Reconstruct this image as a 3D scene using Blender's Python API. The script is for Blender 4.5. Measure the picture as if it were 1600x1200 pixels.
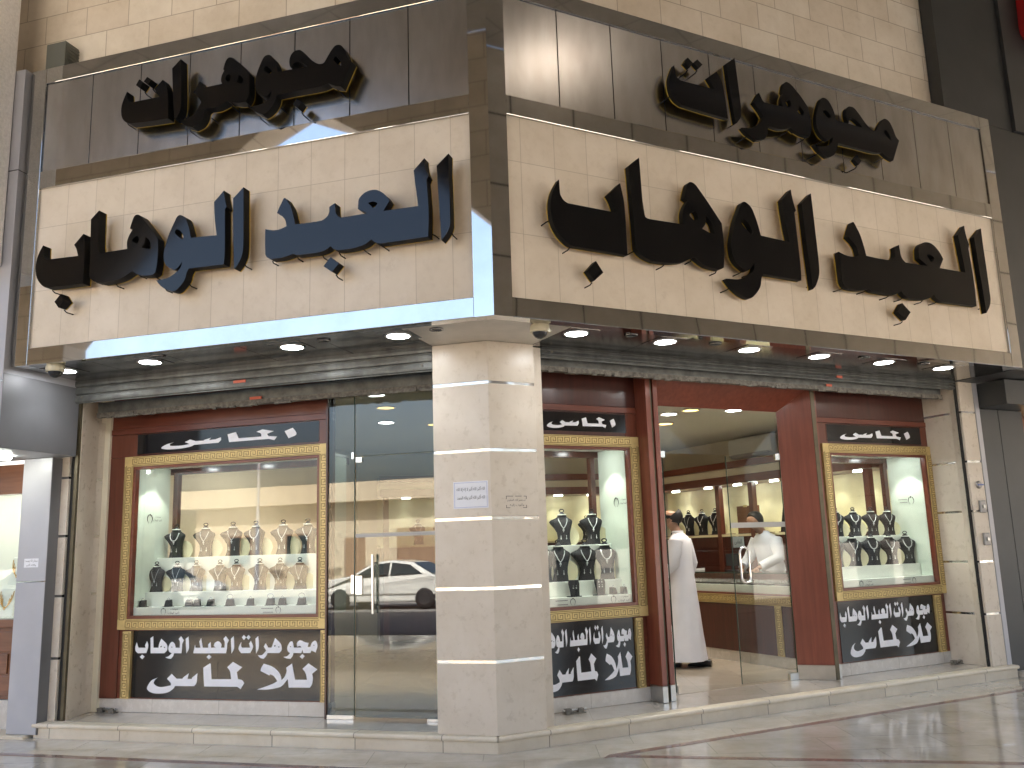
import bpy, bmesh, math, random
from math import radians, sin, cos, tan, pi
from mathutils import Vector, Matrix
from mathutils.geometry import tessellate_polygon

# ------------------------------------------------------------------ scene, camera, light
for o in list(bpy.data.objects):
    bpy.data.objects.remove(o)
SC = bpy.context.scene
COL = SC.collection
rng = random.Random(7)

F_PX, PITCH, ROLL = 1384.2, 0.1829, -0.0319
_cp, _sp = cos(PITCH), sin(PITCH)
_fw = Vector((0, _cp, _sp)); _up0 = Vector((0, -_sp, _cp)); _r0 = Vector((1, 0, 0))
_c, _s = cos(ROLL), sin(ROLL)
_rt = _c * _r0 + _s * _up0
_up = -_s * _r0 + _c * _up0
cam_d = bpy.data.cameras.new('camera')
cam = bpy.data.objects.new('camera', cam_d)
COL.objects.link(cam)
M = Matrix((_rt, _up, -_fw)).transposed().to_4x4()
M.translation = (0, 0, 1.6)
cam.matrix_world = M
cam_d.sensor_width = 36.0
cam_d.lens = F_PX / 1600 * 36
cam_d.clip_start = 0.05
cam_d.clip_end = 2000
SC.camera = cam

SUN_AZ, SUN_EL = radians(28), radians(52)      # the sun stands behind the shop
world = bpy.data.worlds.new('World')
SC.world = world
world.use_nodes = True
wn = world.node_tree
sky = wn.nodes.new('ShaderNodeTexSky')
sky.sky_type = 'NISHITA'
sky.sun_disc = False
sky.sun_elevation = SUN_EL
sky.sun_rotation = SUN_AZ
sky.dust_density = 7.0
sky.air_density = 1.0
wn.links.new(sky.outputs[0], wn.nodes['Background'].inputs[0])
wn.nodes['Background'].inputs[1].default_value = 0.125
sun_d = bpy.data.lights.new('sun', 'SUN')
sun_d.energy = 5.0
sun_d.angle = radians(0.5)
sun_d.color = (1.0, 0.97, 0.925)
sun = bpy.data.objects.new('sun', sun_d)
COL.objects.link(sun)
_sd = Vector((sin(SUN_AZ) * cos(SUN_EL), cos(SUN_AZ) * cos(SUN_EL), sin(SUN_EL)))
sun.rotation_euler = (-_sd).to_track_quat('-Z', 'Y').to_euler()

SC.view_settings.view_transform = 'Standard'
SC.view_settings.look = 'None'
SC.view_settings.gamma = 1.0
SC.view_settings.exposure = 2.82
cy = SC.cycles
cy.use_denoising = True
cy.max_bounces = 9
cy.diffuse_bounces = 5
cy.glossy_bounces = 5
cy.transmission_bounces = 4
cy.transparent_max_bounces = 24
cy.caustics_reflective = False
cy.caustics_refractive = False
cy.sample_clamp_indirect = 5.0
cy.blur_glossy = 0.5

# ------------------------------------------------------------------ facade frames
A_L, A_R = radians(73.64), radians(62.69)
C0 = Vector((-0.1201, 6.5633, 0))
DL = Vector((-sin(A_L), cos(A_L), 0)); NL = Vector((cos(A_L), sin(A_L), 0))
DR = Vector((sin(A_R), cos(A_R), 0)); NR = Vector((-cos(A_R), sin(A_R), 0))
Zv = Vector((0, 0, 1))
def frame(x, y):
    m = Matrix((x, y, Zv)).transposed().to_4x4(); m.translation = C0; return m
FL = frame(-DL, NL)      # x runs right along the one-window side (0 at the corner, -4.6 at its far end), y inwards
FR = frame(DR, NR)       # x runs right along the two-window side
W0 = Matrix.Identity(4)
KM = 0.4007              # mitre of the obtuse corner
def xc(F, d):            # x of the corner at depth d
    return -KM * d if F is FL else KM * d

# ------------------------------------------------------------------ mesh building
class MB:
    def __init__(self):
        self.v = []; self.f = []; self.mi = []; self.sm = []
    def add(self, vs, fs, mi=0, smooth=False):
        o = len(self.v)
        self.v += [tuple(p) for p in vs]
        for f in fs:
            self.f.append([o + i for i in f]); self.mi.append(mi); self.sm.append(smooth)
    def box(self, x0, x1, y0, y1, z0, z1, mi=0):
        if x1 < x0: x0, x1 = x1, x0
        if y1 < y0: y0, y1 = y1, y0
        if z1 < z0: z0, z1 = z1, z0
        self.hexa([(x0,y0,z0),(x1,y0,z0),(x1,y1,z0),(x0,y1,z0),(x0,y0,z1),(x1,y0,z1),(x1,y1,z1),(x0,y1,z1)], mi)
        return self
    def hexa(self, p, mi=0):
        self.add(p, [(0,3,2,1),(4,5,6,7),(0,1,5,4),(1,2,6,5),(2,3,7,6),(3,0,4,7)], mi)
        return self
    def mitre(self, F, xo, d0, d1, z0, z1, mi=0, xi0=None):
        """a member along a facade that runs from xo to the mitred corner"""
        a, b = xc(F, d0), xc(F, d1)
        if xo < a:
            self.hexa([(xo,d0,z0),(a,d0,z0),(b,d1,z0),(xo,d1,z0),(xo,d0,z1),(a,d0,z1),(b,d1,z1),(xo,d1,z1)], mi)
        else:
            self.hexa([(a,d0,z0),(xo,d0,z0),(xo,d1,z0),(b,d1,z0),(a,d0,z1),(xo,d0,z1),(xo,d1,z1),(b,d1,z1)], mi)
        return self
    def prism(self, pts, z0, z1, mi=0):
        """plan polygon extruded in z"""
        n = len(pts)
        vs = [(x, y, z0) for x, y in pts] + [(x, y, z1) for x, y in pts]
        a = sum(pts[i][0]*pts[(i+1)%n][1]-pts[(i+1)%n][0]*pts[i][1] for i in range(n))
        idx = list(range(n)) if a > 0 else list(range(n))[::-1]
        fs = [tuple(reversed(idx)), tuple(n+i for i in idx)]
        for k in range(n):
            i, j = idx[k], idx[(k+1) % n]
            fs.append((i, j, n+j, n+i))
        self.add(vs, fs, mi)
        return self
    def plate(self, loops, y0, y1, mi=0, mi_side=None, mi_back=None):
        """outline with holes in the x,z plane (loops[0] outer), extruded from y0 (front) to y1"""
        mi_side = mi if mi_side is None else mi_side
        mi_back = mi if mi_back is None else mi_back
        tris = tessellate_polygon([[Vector((x, z, 0)) for x, z in lp] for lp in loops])
        flat = [p for lp in loops for p in lp]
        n = len(flat); o = len(self.v)
        self.v += [(x, y0, z) for x, z in flat] + [(x, y1, z) for x, z in flat]
        def area(a, b, c):
            return (flat[b][0]-flat[a][0])*(flat[c][1]-flat[a][1])-(flat[c][0]-flat[a][0])*(flat[b][1]-flat[a][1])
        for t in tris:
            a, b, c = t
            if area(a, b, c) < 0: a, c = c, a
            self.f.append([o+a, o+b, o+c]); self.mi.append(mi); self.sm.append(False)
            self.f.append([o+n+c, o+n+b, o+n+a]); self.mi.append(mi_back); self.sm.append(False)
        k = 0
        for li, lp in enumerate(loops):
            m = len(lp)
            ar = sum(lp[i][0]*lp[(i+1)%m][1]-lp[(i+1)%m][0]*lp[i][1] for i in range(m))
            ccw = (ar > 0) == (li == 0)
            for i in range(m):
                p, q = k+i, k+(i+1) % m
                if not ccw: p, q = q, p
                self.f.append([o+q, o+p, o+n+p, o+n+q]); self.mi.append(mi_side); self.sm.append(False)
            k += m
        return self
    def lathe(self, prof, cx=0, cy=0, n=20, mi=0, smooth=True, sx=1.0, sy=1.0):
        """profile of (radius, z) turned about z; closed with caps"""
        vs = []
        for r, z in prof:
            for i in range(n):
                a = 2*pi*i/n
                vs.append((cx + sx*r*cos(a), cy + sy*r*sin(a), z))
        fs = []
        for k in range(len(prof)-1):
            for i in range(n):
                j = (i+1) % n
                fs.append((k*n+i, k*n+j, (k+1)*n+j, (k+1)*n+i))
        self.add(vs, fs, mi, smooth)
        self.add(vs[:n], [tuple(reversed(range(n)))], mi)
        self.add(vs[-n:], [tuple(range(n))], mi)
        return self
    def tube(self, pts, r, n=8, mi=0, closed=False):
        pts = [Vector(p) for p in pts]
        rs = r if isinstance(r, (list, tuple)) else [r]*len(pts)
        vs = []; ref = None
        m = len(pts)
        for i, p in enumerate(pts):
            if closed: t = pts[(i+1) % m] - pts[i-1]
            else: t = pts[min(i+1, m-1)] - pts[max(i-1, 0)]
            t.normalize()
            if ref is None:
                ref = t.orthogonal().normalized()
            ref = (ref - ref.dot(t)*t).normalized()
            b = t.cross(ref)
            for k in range(n):
                a = 2*pi*k/n
                vs.append(p + rs[i]*(cos(a)*ref + sin(a)*b))
        fs = []
        for i in range(m if closed else m-1):
            i2 = (i+1) % m
            for k in range(n):
                j = (k+1) % n
                fs.append((i*n+k, i*n+j, i2*n+j, i2*n+k))
        self.add(vs, fs, mi, True)
        if not closed:
            self.add(vs[:n], [tuple(reversed(range(n)))], mi)
            self.add(vs[-n:], [tuple(range(n))], mi)
        return self
    def rings(self, rings, mi=0, smooth=True, cap=True):
        n = len(rings[0]); vs = [p for r in rings for p in r]; fs = []
        for k in range(len(rings)-1):
            for i in range(n):
                j = (i+1) % n
                fs.append((k*n+i, k*n+j, (k+1)*n+j, (k+1)*n+i))
        self.add(vs, fs, mi, smooth)
        if cap:
            self.add(rings[0], [tuple(reversed(range(n)))], mi)
            self.add(rings[-1], [tuple(range(n))], mi)
        return self
    def build(self, name, mats, parent=None, matrix=None, bevel=0.0, recalc=False):
        me = bpy.data.meshes.new(name)
        me.from_pydata(self.v, [], self.f)
        mats = mats if isinstance(mats, (list, tuple)) else [mats]
        for m in mats: me.materials.append(m)
        for p, mi, s in zip(me.polygons, self.mi, self.sm):
            p.material_index = mi; p.use_smooth = s
        if recalc:
            bm = bmesh.new(); bm.from_mesh(me)
            bmesh.ops.remove_doubles(bm, verts=bm.verts, dist=1e-5)
            bmesh.ops.recalc_face_normals(bm, faces=bm.faces)
            bm.to_mesh(me); bm.free()
        me.update()
        o = bpy.data.objects.new(name, me)
        COL.objects.link(o)
        if parent is not None:
            o.parent = parent
            if matrix is not None: o.matrix_local = matrix
        elif matrix is not None:
            o.matrix_world = matrix
        if bevel:
            b = o.modifiers.new('bevel', 'BEVEL'); b.width = bevel; b.segments = 2
            b.limit_method = 'ANGLE'; b.angle_limit = radians(50)
        return o

def tag(o, label=None, cat=None, group=None, kind=None):
    if label: o['label'] = label
    if cat: o['category'] = cat
    if group: o['group'] = group
    if kind: o['kind'] = kind
    return o
def thing(name, label, cat, F=W0, loc=(0, 0, 0), rz=0.0, group=None):
    o = bpy.data.objects.new(name, None)
    COL.objects.link(o)
    o.empty_display_size = 0.1
    o.matrix_world = F @ Matrix.Translation(loc) @ Matrix.Rotation(rz, 4, 'Z')
    return tag(o, label, cat, group)
def dup(root, matrix, label=None):
    r = root.copy(); COL.objects.link(r); r.matrix_world = matrix
    if label: r['label'] = label
    for ch in root.children:
        c = ch.copy(); COL.objects.link(c); c.parent = r
        for g in ch.children:
            d = g.copy(); COL.objects.link(d); d.parent = c
    return r
ORD = ['first', 'second', 'third', 'fourth', 'fifth', 'sixth', 'seventh', 'eighth', 'ninth', 'tenth']

def smooth_loop(pts, seg=4):
    """pts: (x, y) smooth or (x, y, 1) corner; Catmull-Rom between the corners"""
    n = len(pts); out = []
    for i in range(n):
        p0, p1, p2, p3 = pts[i-1], pts[i], pts[(i+1) % n], pts[(i+2) % n]
        out.append((p1[0], p1[1]))
        c1, c2 = len(p1) > 2, len(p2) > 2
        if c1 and c2: continue
        a = p1 if c1 else p0
        b = p2 if c2 else p3
        for k in range(1, seg):
            t = k/seg
            q = []
            for d in (0, 1):
                m1 = (p2[d]-a[d])*(1.0 if c1 else 0.5)
                m2 = (b[d]-p1[d])*(1.0 if c2 else 0.5)
                h = (2*t**3-3*t*t+1)*p1[d] + (t**3-2*t*t+t)*m1 + (-2*t**3+3*t*t)*p2[d] + (t**3-t*t)*m2
                q.append(h)
            out.append(tuple(q))
    return out

# ------------------------------------------------------------------ materials
MATS = {}
def new_mat(name):
    m = bpy.data.materials.new(name); m.use_nodes = True
    nt = m.node_tree
    return m, nt, nt.nodes['Principled BSDF']
def N(nt, typ, **kw):
    n = nt.nodes.new(typ)
    for k, v in kw.items(): setattr(n, k, v)
    return n
def L(nt, a, b): nt.links.new(a, b)
def ramp(nt, fac, stops):
    r = N(nt, 'ShaderNodeValToRGB')
    el = r.color_ramp.elements
    while len(el) < len(stops): el.new(0.5)
    for e, (p, c) in zip(el, stops):
        e.position = p; e.color = (*c, 1) if len(c) == 3 else c
    L(nt, fac, r.inputs[0]); return r.outputs[0]
def mixc(nt, fac, a, b, mode='MIX'):
    m = N(nt, 'ShaderNodeMix', data_type='RGBA', blend_type=mode)
    if isinstance(fac, (int, float)): m.inputs[0].default_value = fac
    else: L(nt, fac, m.inputs[0])
    for v, i in ((a, 6), (b, 7)):
        if isinstance(v, tuple): m.inputs[i].default_value = (*v, 1) if len(v) == 3 else v
        else: L(nt, v, m.inputs[i])
    return m.outputs[2]
def noise(nt, vec, scale, detail=4, rough=0.55):
    n = N(nt, 'ShaderNodeTexNoise'); n.inputs['Scale'].default_value = scale
    n.inputs['Detail'].default_value = detail; n.inputs['Roughness'].default_value = rough
    if vec is not None: L(nt, vec, n.inputs['Vector'])
    return n.outputs['Fac']
def coords(nt, scale=(1, 1, 1), loc=(0, 0, 0), rot=(0, 0, 0)):
    t = N(nt, 'ShaderNodeTexCoord'); mp = N(nt, 'ShaderNodeMapping')
    mp.inputs['Scale'].default_value = scale; mp.inputs['Location'].default_value = loc
    mp.inputs['Rotation'].default_value = rot
    L(nt, t.outputs['Object'], mp.inputs[0]); return mp.outputs[0]
def bump(nt, b, height, strength=0.2, dist=0.01):
    n = N(nt, 'ShaderNodeBump'); n.inputs['Strength'].default_value = strength
    n.inputs['Distance'].default_value = dist
    L(nt, height, n.inputs['Height']); L(nt, n.outputs[0], b.inputs['Normal'])

def plain(name, col, rough=0.5, metal=0.0, var=0.0, vscale=6.0, spec=0.5, coat=0.0, bmp=0.0, bscale=40):
    if name in MATS: return MATS[name]
    m, nt, b = new_mat(name)
    b.inputs['Roughness'].default_value = rough
    b.inputs['Metallic'].default_value = metal
    b.inputs['Specular IOR Level'].default_value = spec
    b.inputs['Coat Weight'].default_value = coat
    b.inputs['Coat Roughness'].default_value = 0.05
    if var:
        v = coords(nt)
        f = noise(nt, v, vscale, 5, 0.6)
        lo = tuple(max(0, c*(1-var)) for c in col); hi = tuple(min(1, c*(1+var)) for c in col)
        L(nt, ramp(nt, f, [(0.3, lo), (0.7, hi)]), b.inputs['Base Color'])
    else:
        b.inputs['Base Color'].default_value = (*col, 1)
    if bmp:
        bump(nt, b, noise(nt, coords(nt), bscale, 4), bmp, 0.01)
    MATS[name] = m
    return m

def tile_mat(name, c1, c2, mortar, bw, bh, off=0.0, z_off=0.0, x_off=0.0, mort=0.004, rough=0.35, plan=False, vein=0.12, stain=0.0, rot=0.0, coat=0.0, bmp=0.25, spec=0.5):
    """stone slabs with joints; plan=True lays them flat"""
    m, nt, b = new_mat(name)
    t = N(nt, 'ShaderNodeTexCoord')
    s = N(nt, 'ShaderNodeSeparateXYZ'); L(nt, t.outputs['Object'], s.inputs[0])
    c = N(nt, 'ShaderNodeCombineXYZ')
    L(nt, s.outputs[0], c.inputs[0]); L(nt, s.outputs[1 if plan else 2], c.inputs[1])
    mp = N(nt, 'ShaderNodeMapping'); mp.inputs['Location'].default_value = (x_off, z_off, 0)
    mp.inputs['Rotation'].default_value = (0, 0, rot)
    L(nt, c.outputs[0], mp.inputs[0])
    br = N(nt, 'ShaderNodeTexBrick')
    br.offset = off; br.squash = 1.0
    br.inputs['Scale'].default_value = 1.0
    br.inputs['Brick Width'].default_value = bw
    br.inputs['Row Height'].default_value = bh
    br.inputs['Mortar Size'].default_value = mort
    br.inputs['Mortar Smooth'].default_value = 0.3
    br.inputs['Bias'].default_value = 0.0
    br.inputs['Color1'].default_value = (*c1, 1)
    br.inputs['Color2'].default_value = (*c2, 1)
    br.inputs['Mortar'].default_value = (*mortar, 1)
    L(nt, mp.outputs[0], br.inputs['Vector'])
    f1 = noise(nt, t.outputs['Object'], 2.3, 7, 0.62)
    f2 = noise(nt, t.outputs['Object'], 14.0, 6, 0.7)
    v1 = ramp(nt, f1, [(0.3, (1-vein, 1-vein*1.15, 1-vein*1.4)), (0.68, (1.0, 1.0, 1.0))])
    col = mixc(nt, 1.0, br.outputs['Color'], v1, 'MULTIPLY')
    v2 = ramp(nt, f2, [(0.25, (0.90, 0.88, 0.85)), (0.5, (1, 1, 1))])
    col = mixc(nt, 0.8, col, v2, 'MULTIPLY')
    if stain:
        f3 = noise(nt, t.outputs['Object'], 5.0, 8, 0.75)
        v3 = ramp(nt, f3, [(0.60, (1, 1, 1)), (0.74, (1-stain, 1-stain*1.1, 1-stain*1.3))])
        col = mixc(nt, 1.0, col, v3, 'MULTIPLY')
    L(nt, col, b.inputs['Base Color'])
    r = ramp(nt, f2, [(0.3, (rough*0.8,)*3), (0.7, (min(1, rough*1.25),)*3)])
    L(nt, r, b.inputs['Roughness'])
    b.inputs['Specular IOR Level'].default_value = spec
    b.inputs['Coat Weight'].default_value = coat
    inv = N(nt, 'ShaderNodeMath', operation='SUBTRACT'); inv.inputs[0].default_value = 1.0
    L(nt, br.outputs['Fac'], inv.inputs[1])
    bump(nt, b, inv.outputs[0], bmp, 0.004)
    MATS[name] = m
    return m

def glass_mat(name, tint=(0.93, 0.96, 0.95), refl=1.0, dirt=0.0):
    """thin architectural glass: mostly clear, mirror-like at its Fresnel share"""
    m = bpy.data.materials.new(name); m.use_nodes = True; nt = m.node_tree
    nt.nodes.clear()
    out = N(nt, 'ShaderNodeOutputMaterial')
    g = N(nt, 'ShaderNodeNewGeometry')
    d = N(nt, 'ShaderNodeVectorMath', operation='DOT_PRODUCT')
    L(nt, g.outputs['Normal'], d.inputs[0]); L(nt, g.outputs['Incoming'], d.inputs[1])
    a = N(nt, 'ShaderNodeMath', operation='ABSOLUTE'); L(nt, d.outputs['Value'], a.inputs[0])
    s = N(nt, 'ShaderNodeMath', operation='SUBTRACT'); s.inputs[0].default_value = 1; L(nt, a.outputs[0], s.inputs[1])
    p = N(nt, 'ShaderNodeMath', operation='POWER'); p.inputs[1].default_value = 5; L(nt, s.outputs[0], p.inputs[0])
    k = N(nt, 'ShaderNodeMath', operation='MULTIPLY_ADD', use_clamp=True)
    k.inputs[1].default_value = 1-0.05*refl; k.inputs[2].default_value = 0.05*refl; L(nt, p.outputs[0], k.inputs[0])
    tr = N(nt, 'ShaderNodeBsdfTransparent'); tr.inputs[0].default_value = (*tint, 1)
    gl = N(nt, 'ShaderNodeBsdfGlossy'); gl.inputs['Roughness'].default_value = 0.0
    mx = N(nt, 'ShaderNodeMixShader')
    L(nt, k.outputs[0], mx.inputs[0]); L(nt, tr.outputs[0], mx.inputs[1]); L(nt, gl.outputs[0], mx.inputs[2])
    L(nt, mx.outputs[0], out.inputs[0])
    MATS[name] = m
    return m

def emit_mat(name, col, strength):
    m = bpy.data.materials.new(name); m.use_nodes = True; nt = m.node_tree
    nt.nodes.clear()
    out = N(nt, 'ShaderNodeOutputMaterial'); e = N(nt, 'ShaderNodeEmission')
    e.inputs[0].default_value = (*col, 1); e.inputs[1].default_value = strength
    L(nt, e.outputs[0], out.inputs[0]); MATS[name] = m
    return m

def steel_mat(name, col, rough, wave=0.0, wscale=1.2, streak=False, aniso=0.0):
    m, nt, b = new_mat(name)
    b.inputs['Metallic'].default_value = 1.0
    if streak:
        v = coords(nt, (60, 60, 0.8))
        f = noise(nt, v, 1.0, 5, 0.6)
        v2 = coords(nt, (3.0, 3.0, 1.0))
        f2 = noise(nt, v2, 1.5, 4, 0.6)
        c1 = ramp(nt, f, [(0.3, tuple(x*0.985 for x in col)), (0.7, tuple(min(1, x*1.01) for x in col))])
        c2 = ramp(nt, f2, [(0.35, (0.82, 0.80, 0.78)), (0.65, (1, 1, 1))])
        L(nt, mixc(nt, 1.0, c1, c2, 'MULTIPLY'), b.inputs['Base Color'])
        L(nt, ramp(nt, f, [(0.3, (rough*0.95,)*3), (0.7, (rough*1.05,)*3)]), b.inputs['Roughness'])
        b.inputs['Anisotropic'].default_value = aniso
    else:
        f2 = noise(nt, coords(nt), 2.5, 6, 0.65)
        L(nt, ramp(nt, f2, [(0.3, tuple(x*0.88 for x in col)), (0.7, tuple(min(1, x*1.05) for x in col))]), b.inputs['Base Color'])
        b.inputs['Roughness'].default_value = rough
        if wave:
            w = noise(nt, coords(nt), wscale, 1.0, 0.3)
            bump(nt, b, w, wave, 0.05)
    MATS[name] = m
    return m

def wood_mat(name, dark, light, rough=0.28, along='z', coat=0.3, gscale=1.0):
    m, nt, b = new_mat(name)
    sc = {'z': (22*gscale, 22*gscale, 1.4), 'x': (1.4, 22*gscale, 22*gscale), 'y': (22*gscale, 1.4, 22*gscale)}[along]
    f = noise(nt, coords(nt, sc), 1.0, 6, 0.65)
    f2 = noise(nt, coords(nt), 1.6, 3)
    c = ramp(nt, f, [(0.28, dark), (0.72, light)])
    c = mixc(nt, 0.5, c, ramp(nt, f2, [(0.3, (0.75, 0.72, 0.7)), (0.7, (1.1, 1.05, 1.0))]), 'MULTIPLY')
    L(nt, c, b.inputs['Base Color'])
    b.inputs['Roughness'].default_value = rough
    b.inputs['Coat Weight'].default_value = coat
    b.inputs['Coat Roughness'].default_value = 0.12
    bump(nt, b, f, 0.06, 0.002)
    MATS[name] = m
    return m

STONE_FASCIA = tile_mat('fascia_stone', (0.72, 0.64, 0.53), (0.77, 0.69, 0.585), (0.52, 0.45, 0.36), 0.315, 0.61, 0.0, z_off=0.215, x_off=0.02, mort=0.003, rough=0.5, vein=0.12, stain=0.17)
STONE_WALL = tile_mat('wall_stone', (0.74, 0.66, 0.55), (0.82, 0.76, 0.66), (0.46, 0.39, 0.31), 0.5, 0.303, 0.5, z_off=-0.08, mort=0.005, rough=0.6, vein=0.16, stain=0.12)
STONE_PILLAR = tile_mat('pillar_marble', (0.66, 0.59, 0.50), (0.69, 0.62, 0.53), (0.6, 0.53, 0.45), 9.0, 9.0, 0.0, mort=0.0, rough=0.3, vein=0.14, stain=0.08)
STONE_STEP = tile_mat('step_stone', (0.70, 0.62, 0.50), (0.76, 0.69, 0.57), (0.30, 0.25, 0.19), 0.78, 9.0, 0.0, z_off=3.0, mort=0.005, rough=0.4, vein=0.16, stain=0.16)
FLOOR_PODIUM = tile_mat('podium_marble', (0.50, 0.45, 0.39), (0.54, 0.49, 0.43), (0.40, 0.35, 0.30), 0.6, 0.6, 0.0, plan=True, mort=0.003, rough=0.16, vein=0.15, bmp=0.05, coat=0.3)
FLOOR_INSIDE = tile_mat('shop_floor_marble', (0.44, 0.385, 0.32), (0.48, 0.42, 0.35), (0.36, 0.31, 0.25), 0.6, 0.6, 0.0, plan=True, mort=0.003, rough=0.12, vein=0.12, bmp=0.05)
FLOOR_ARCADE = tile_mat('arcade_marble', (0.48, 0.45, 0.41), (0.54, 0.505, 0.46), (0.35, 0.32, 0.285), 0.9, 0.45, 0.35, plan=True, mort=0.004, rough=0.13, vein=0.28, stain=0.2, bmp=0.06, coat=0.4)
BAND_RED = plain('red_granite', (0.22, 0.135, 0.115), 0.2, var=0.35, vscale=30, coat=0.3)
BASE_WHITE = tile_mat('white_base_stone', (0.62, 0.58, 0.53), (0.66, 0.62, 0.57), (0.42, 0.38, 0.33), 0.75, 9.0, 0.0, z_off=3.0, mort=0.003, rough=0.25, vein=0.06)
MIRROR = steel_mat('mirror_steel', (0.54, 0.535, 0.52), 0.03, wave=0.035, wscale=0.9)
MIRROR_WAVY = steel_mat('wavy_mirror_steel', (0.50, 0.485, 0.455), 0.03, wave=0.12, wscale=1.6)
BRUSHED = steel_mat('brushed_steel', (0.60, 0.59, 0.575), 0.23, streak=True, aniso=0.4)
CHROME = plain('chrome', (0.75, 0.74, 0.72), 0.12, 1.0)
STEEL_STRIP = steel_mat('strip_steel', (0.75, 0.72, 0.68), 0.12, wave=0.1, wscale=8)
SATIN = plain('satin_steel', (0.55, 0.54, 0.52), 0.28, 1.0, var=0.1)
BLACK_FACE = plain('black_acrylic', (0.004, 0.004, 0.0045), 0.09, spec=0.36, coat=0.0)
BLACK_SIDE = plain('black_letter_side', (0.007, 0.0068, 0.0065), 0.6, spec=0.15)
YELLOW_BACK = plain('yellow_letter_back', (0.50, 0.33, 0.03), 0.6, var=0.3, vscale=20)
SOFFIT = steel_mat('soffit_steel', (0.25, 0.24, 0.23), 0.14, wave=0.04)
SOFFIT_STONE = plain('soffit_beige', (0.55, 0.50, 0.43), 0.35, var=0.1)
WOOD_RED = wood_mat('red_wood', (0.105, 0.030, 0.017), (0.175, 0.053, 0.031), coat=0.15)
WOOD_RED_X = wood_mat('red_wood_rail', (0.125, 0.032, 0.018), (0.20, 0.057, 0.033), along='x', coat=0.12)
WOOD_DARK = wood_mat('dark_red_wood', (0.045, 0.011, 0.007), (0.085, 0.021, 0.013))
WOOD_JAMB = wood_mat('jamb_red_wood', (0.165, 0.045, 0.028), (0.25, 0.075, 0.047), rough=0.28, coat=0.15)
WOOD_BROWN = wood_mat('brown_wood', (0.16, 0.055, 0.02), (0.26, 0.10, 0.04), along='x')
GOLD = plain('gold_foil', (0.58, 0.44, 0.19), 0.42, 0.35, var=0.12, vscale=12)
GOLD_DARK = plain('dark_key_line', (0.15, 0.095, 0.025), 0.5, 0.2)
SIGN_BLACK = plain('black_sign_panel', (0.011, 0.010, 0.0105), 0.09, var=0.2, vscale=3, spec=0.6)
SIGN_WHITE = plain('white_vinyl', (0.80, 0.80, 0.84), 0.4)
MINT = plain('mint_white_panel', (0.68, 0.75, 0.66), 0.35, var=0.03)
DISPLAY_WHITE = plain('display_white', (0.80, 0.81, 0.75), 0.4, var=0.03)
CREAM = plain('cream_board', (0.72, 0.66, 0.44), 0.5, var=0.05)
INNER_WALL = plain('cream_wall', (0.72, 0.65, 0.50), 0.6, var=0.05, vscale=2)
CEILING = plain('white_ceiling', (0.74, 0.72, 0.66), 0.6)
VELVET = plain('black_velvet', (0.010, 0.009, 0.012), 0.75, var=0.3, vscale=30)
VELVET_BROWN = plain('brown_velvet', (0.018, 0.009, 0.010), 0.75, var=0.3, vscale=30)
SILVER = plain('diamond_silver', (0.85, 0.85, 0.86), 0.22, 0.6, bmp=0.6, bscale=220)
GOLD_JEWEL = plain('yellow_gold', (0.75, 0.42, 0.10), 0.25, 1.0, bmp=0.4, bscale=200)
WHITE_RIM = plain('white_collar', (0.8, 0.8, 0.76), 0.4)
GALV = plain('galvanised_shutter', (0.14, 0.145, 0.138), 0.5, 0.5, var=0.35, vscale=9, bmp=0.15, bscale=25)
RUSTY = plain('rusty_shutter_bar', (0.17, 0.155, 0.13), 0.7, 0.2, var=0.5, vscale=28, bmp=0.25, bscale=60)
OLIVE = plain('olive_guide_rail', (0.105, 0.085, 0.05), 0.45, 0.4, var=0.25)
BLACK_GAP = plain('black_rubber', (0.008, 0.007, 0.006), 0.7)
SIREN_GREY = plain('siren_grey', (0.115, 0.12, 0.10), 0.5)
GREY_SIDE = plain('grey_side_face', (0.17, 0.17, 0.18), 0.4, 0.2, var=0.08, vscale=2)
LIGHT_CLAD = plain('silver_cladding', (0.42, 0.42, 0.45), 0.42, 0.2, var=0.05, vscale=2)
DARK_CLAD = plain('charcoal_cladding', (0.040, 0.042, 0.043), 0.42, 0.2, var=0.15, vscale=2)
STUCCO = plain('white_stucco', (0.86, 0.84, 0.82), 0.85, var=0.1, vscale=40, bmp=0.6, bscale=90)
PLASTIC_CREAM = plain('cream_plastic', (0.62, 0.56, 0.40), 0.45)
PLASTIC_WHITE = plain('white_plastic', (0.75, 0.75, 0.73), 0.4)
SMOKE = plain('smoked_dome', (0.03, 0.03, 0.03), 0.06)
PAPER = plain('white_paper', (0.80, 0.80, 0.83), 0.7)
INK = plain('black_ink', (0.015, 0.015, 0.018), 0.6)
INK_BLUE = plain('blue_ink', (0.15, 0.2, 0.5), 0.6)
GLASS = glass_mat('window_glass', (0.95, 0.97, 0.95), 1.0)
GLASS_DOOR = glass_mat('door_glass', (0.55, 0.59, 0.585), 1.7)
GLASS_MAIN = glass_mat('main_door_glass', (0.93, 0.95, 0.94), 0.6)
GLASS_FAR = glass_mat('far_window_glass', (0.95, 0.97, 0.95), 0.55)
GLASS_CASE = glass_mat('case_glass', (0.95, 0.97, 0.96), 0.8)
GLASS_EDGE = plain('glass_edge', (0.03, 0.06, 0.05), 0.2)
FROST = plain('frosted_strip', (0.42, 0.40, 0.37), 0.5)
LED_WHITE = emit_mat('led_white', (0.95, 0.98, 1.0), 9.0)
LED_IN = emit_mat('led_shop_white', (1.0, 0.97, 0.92), 9.0)
LED_WARM = emit_mat('led_shop_warm', (1.0, 0.58, 0.16), 1.3)
LAMP_ARC = emit_mat('arcade_lamp_diffuser', (1.0, 0.84, 0.70), 5.5)
LED_SMALL = emit_mat('led_case', (0.95, 1.0, 0.90), 6.0)
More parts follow.
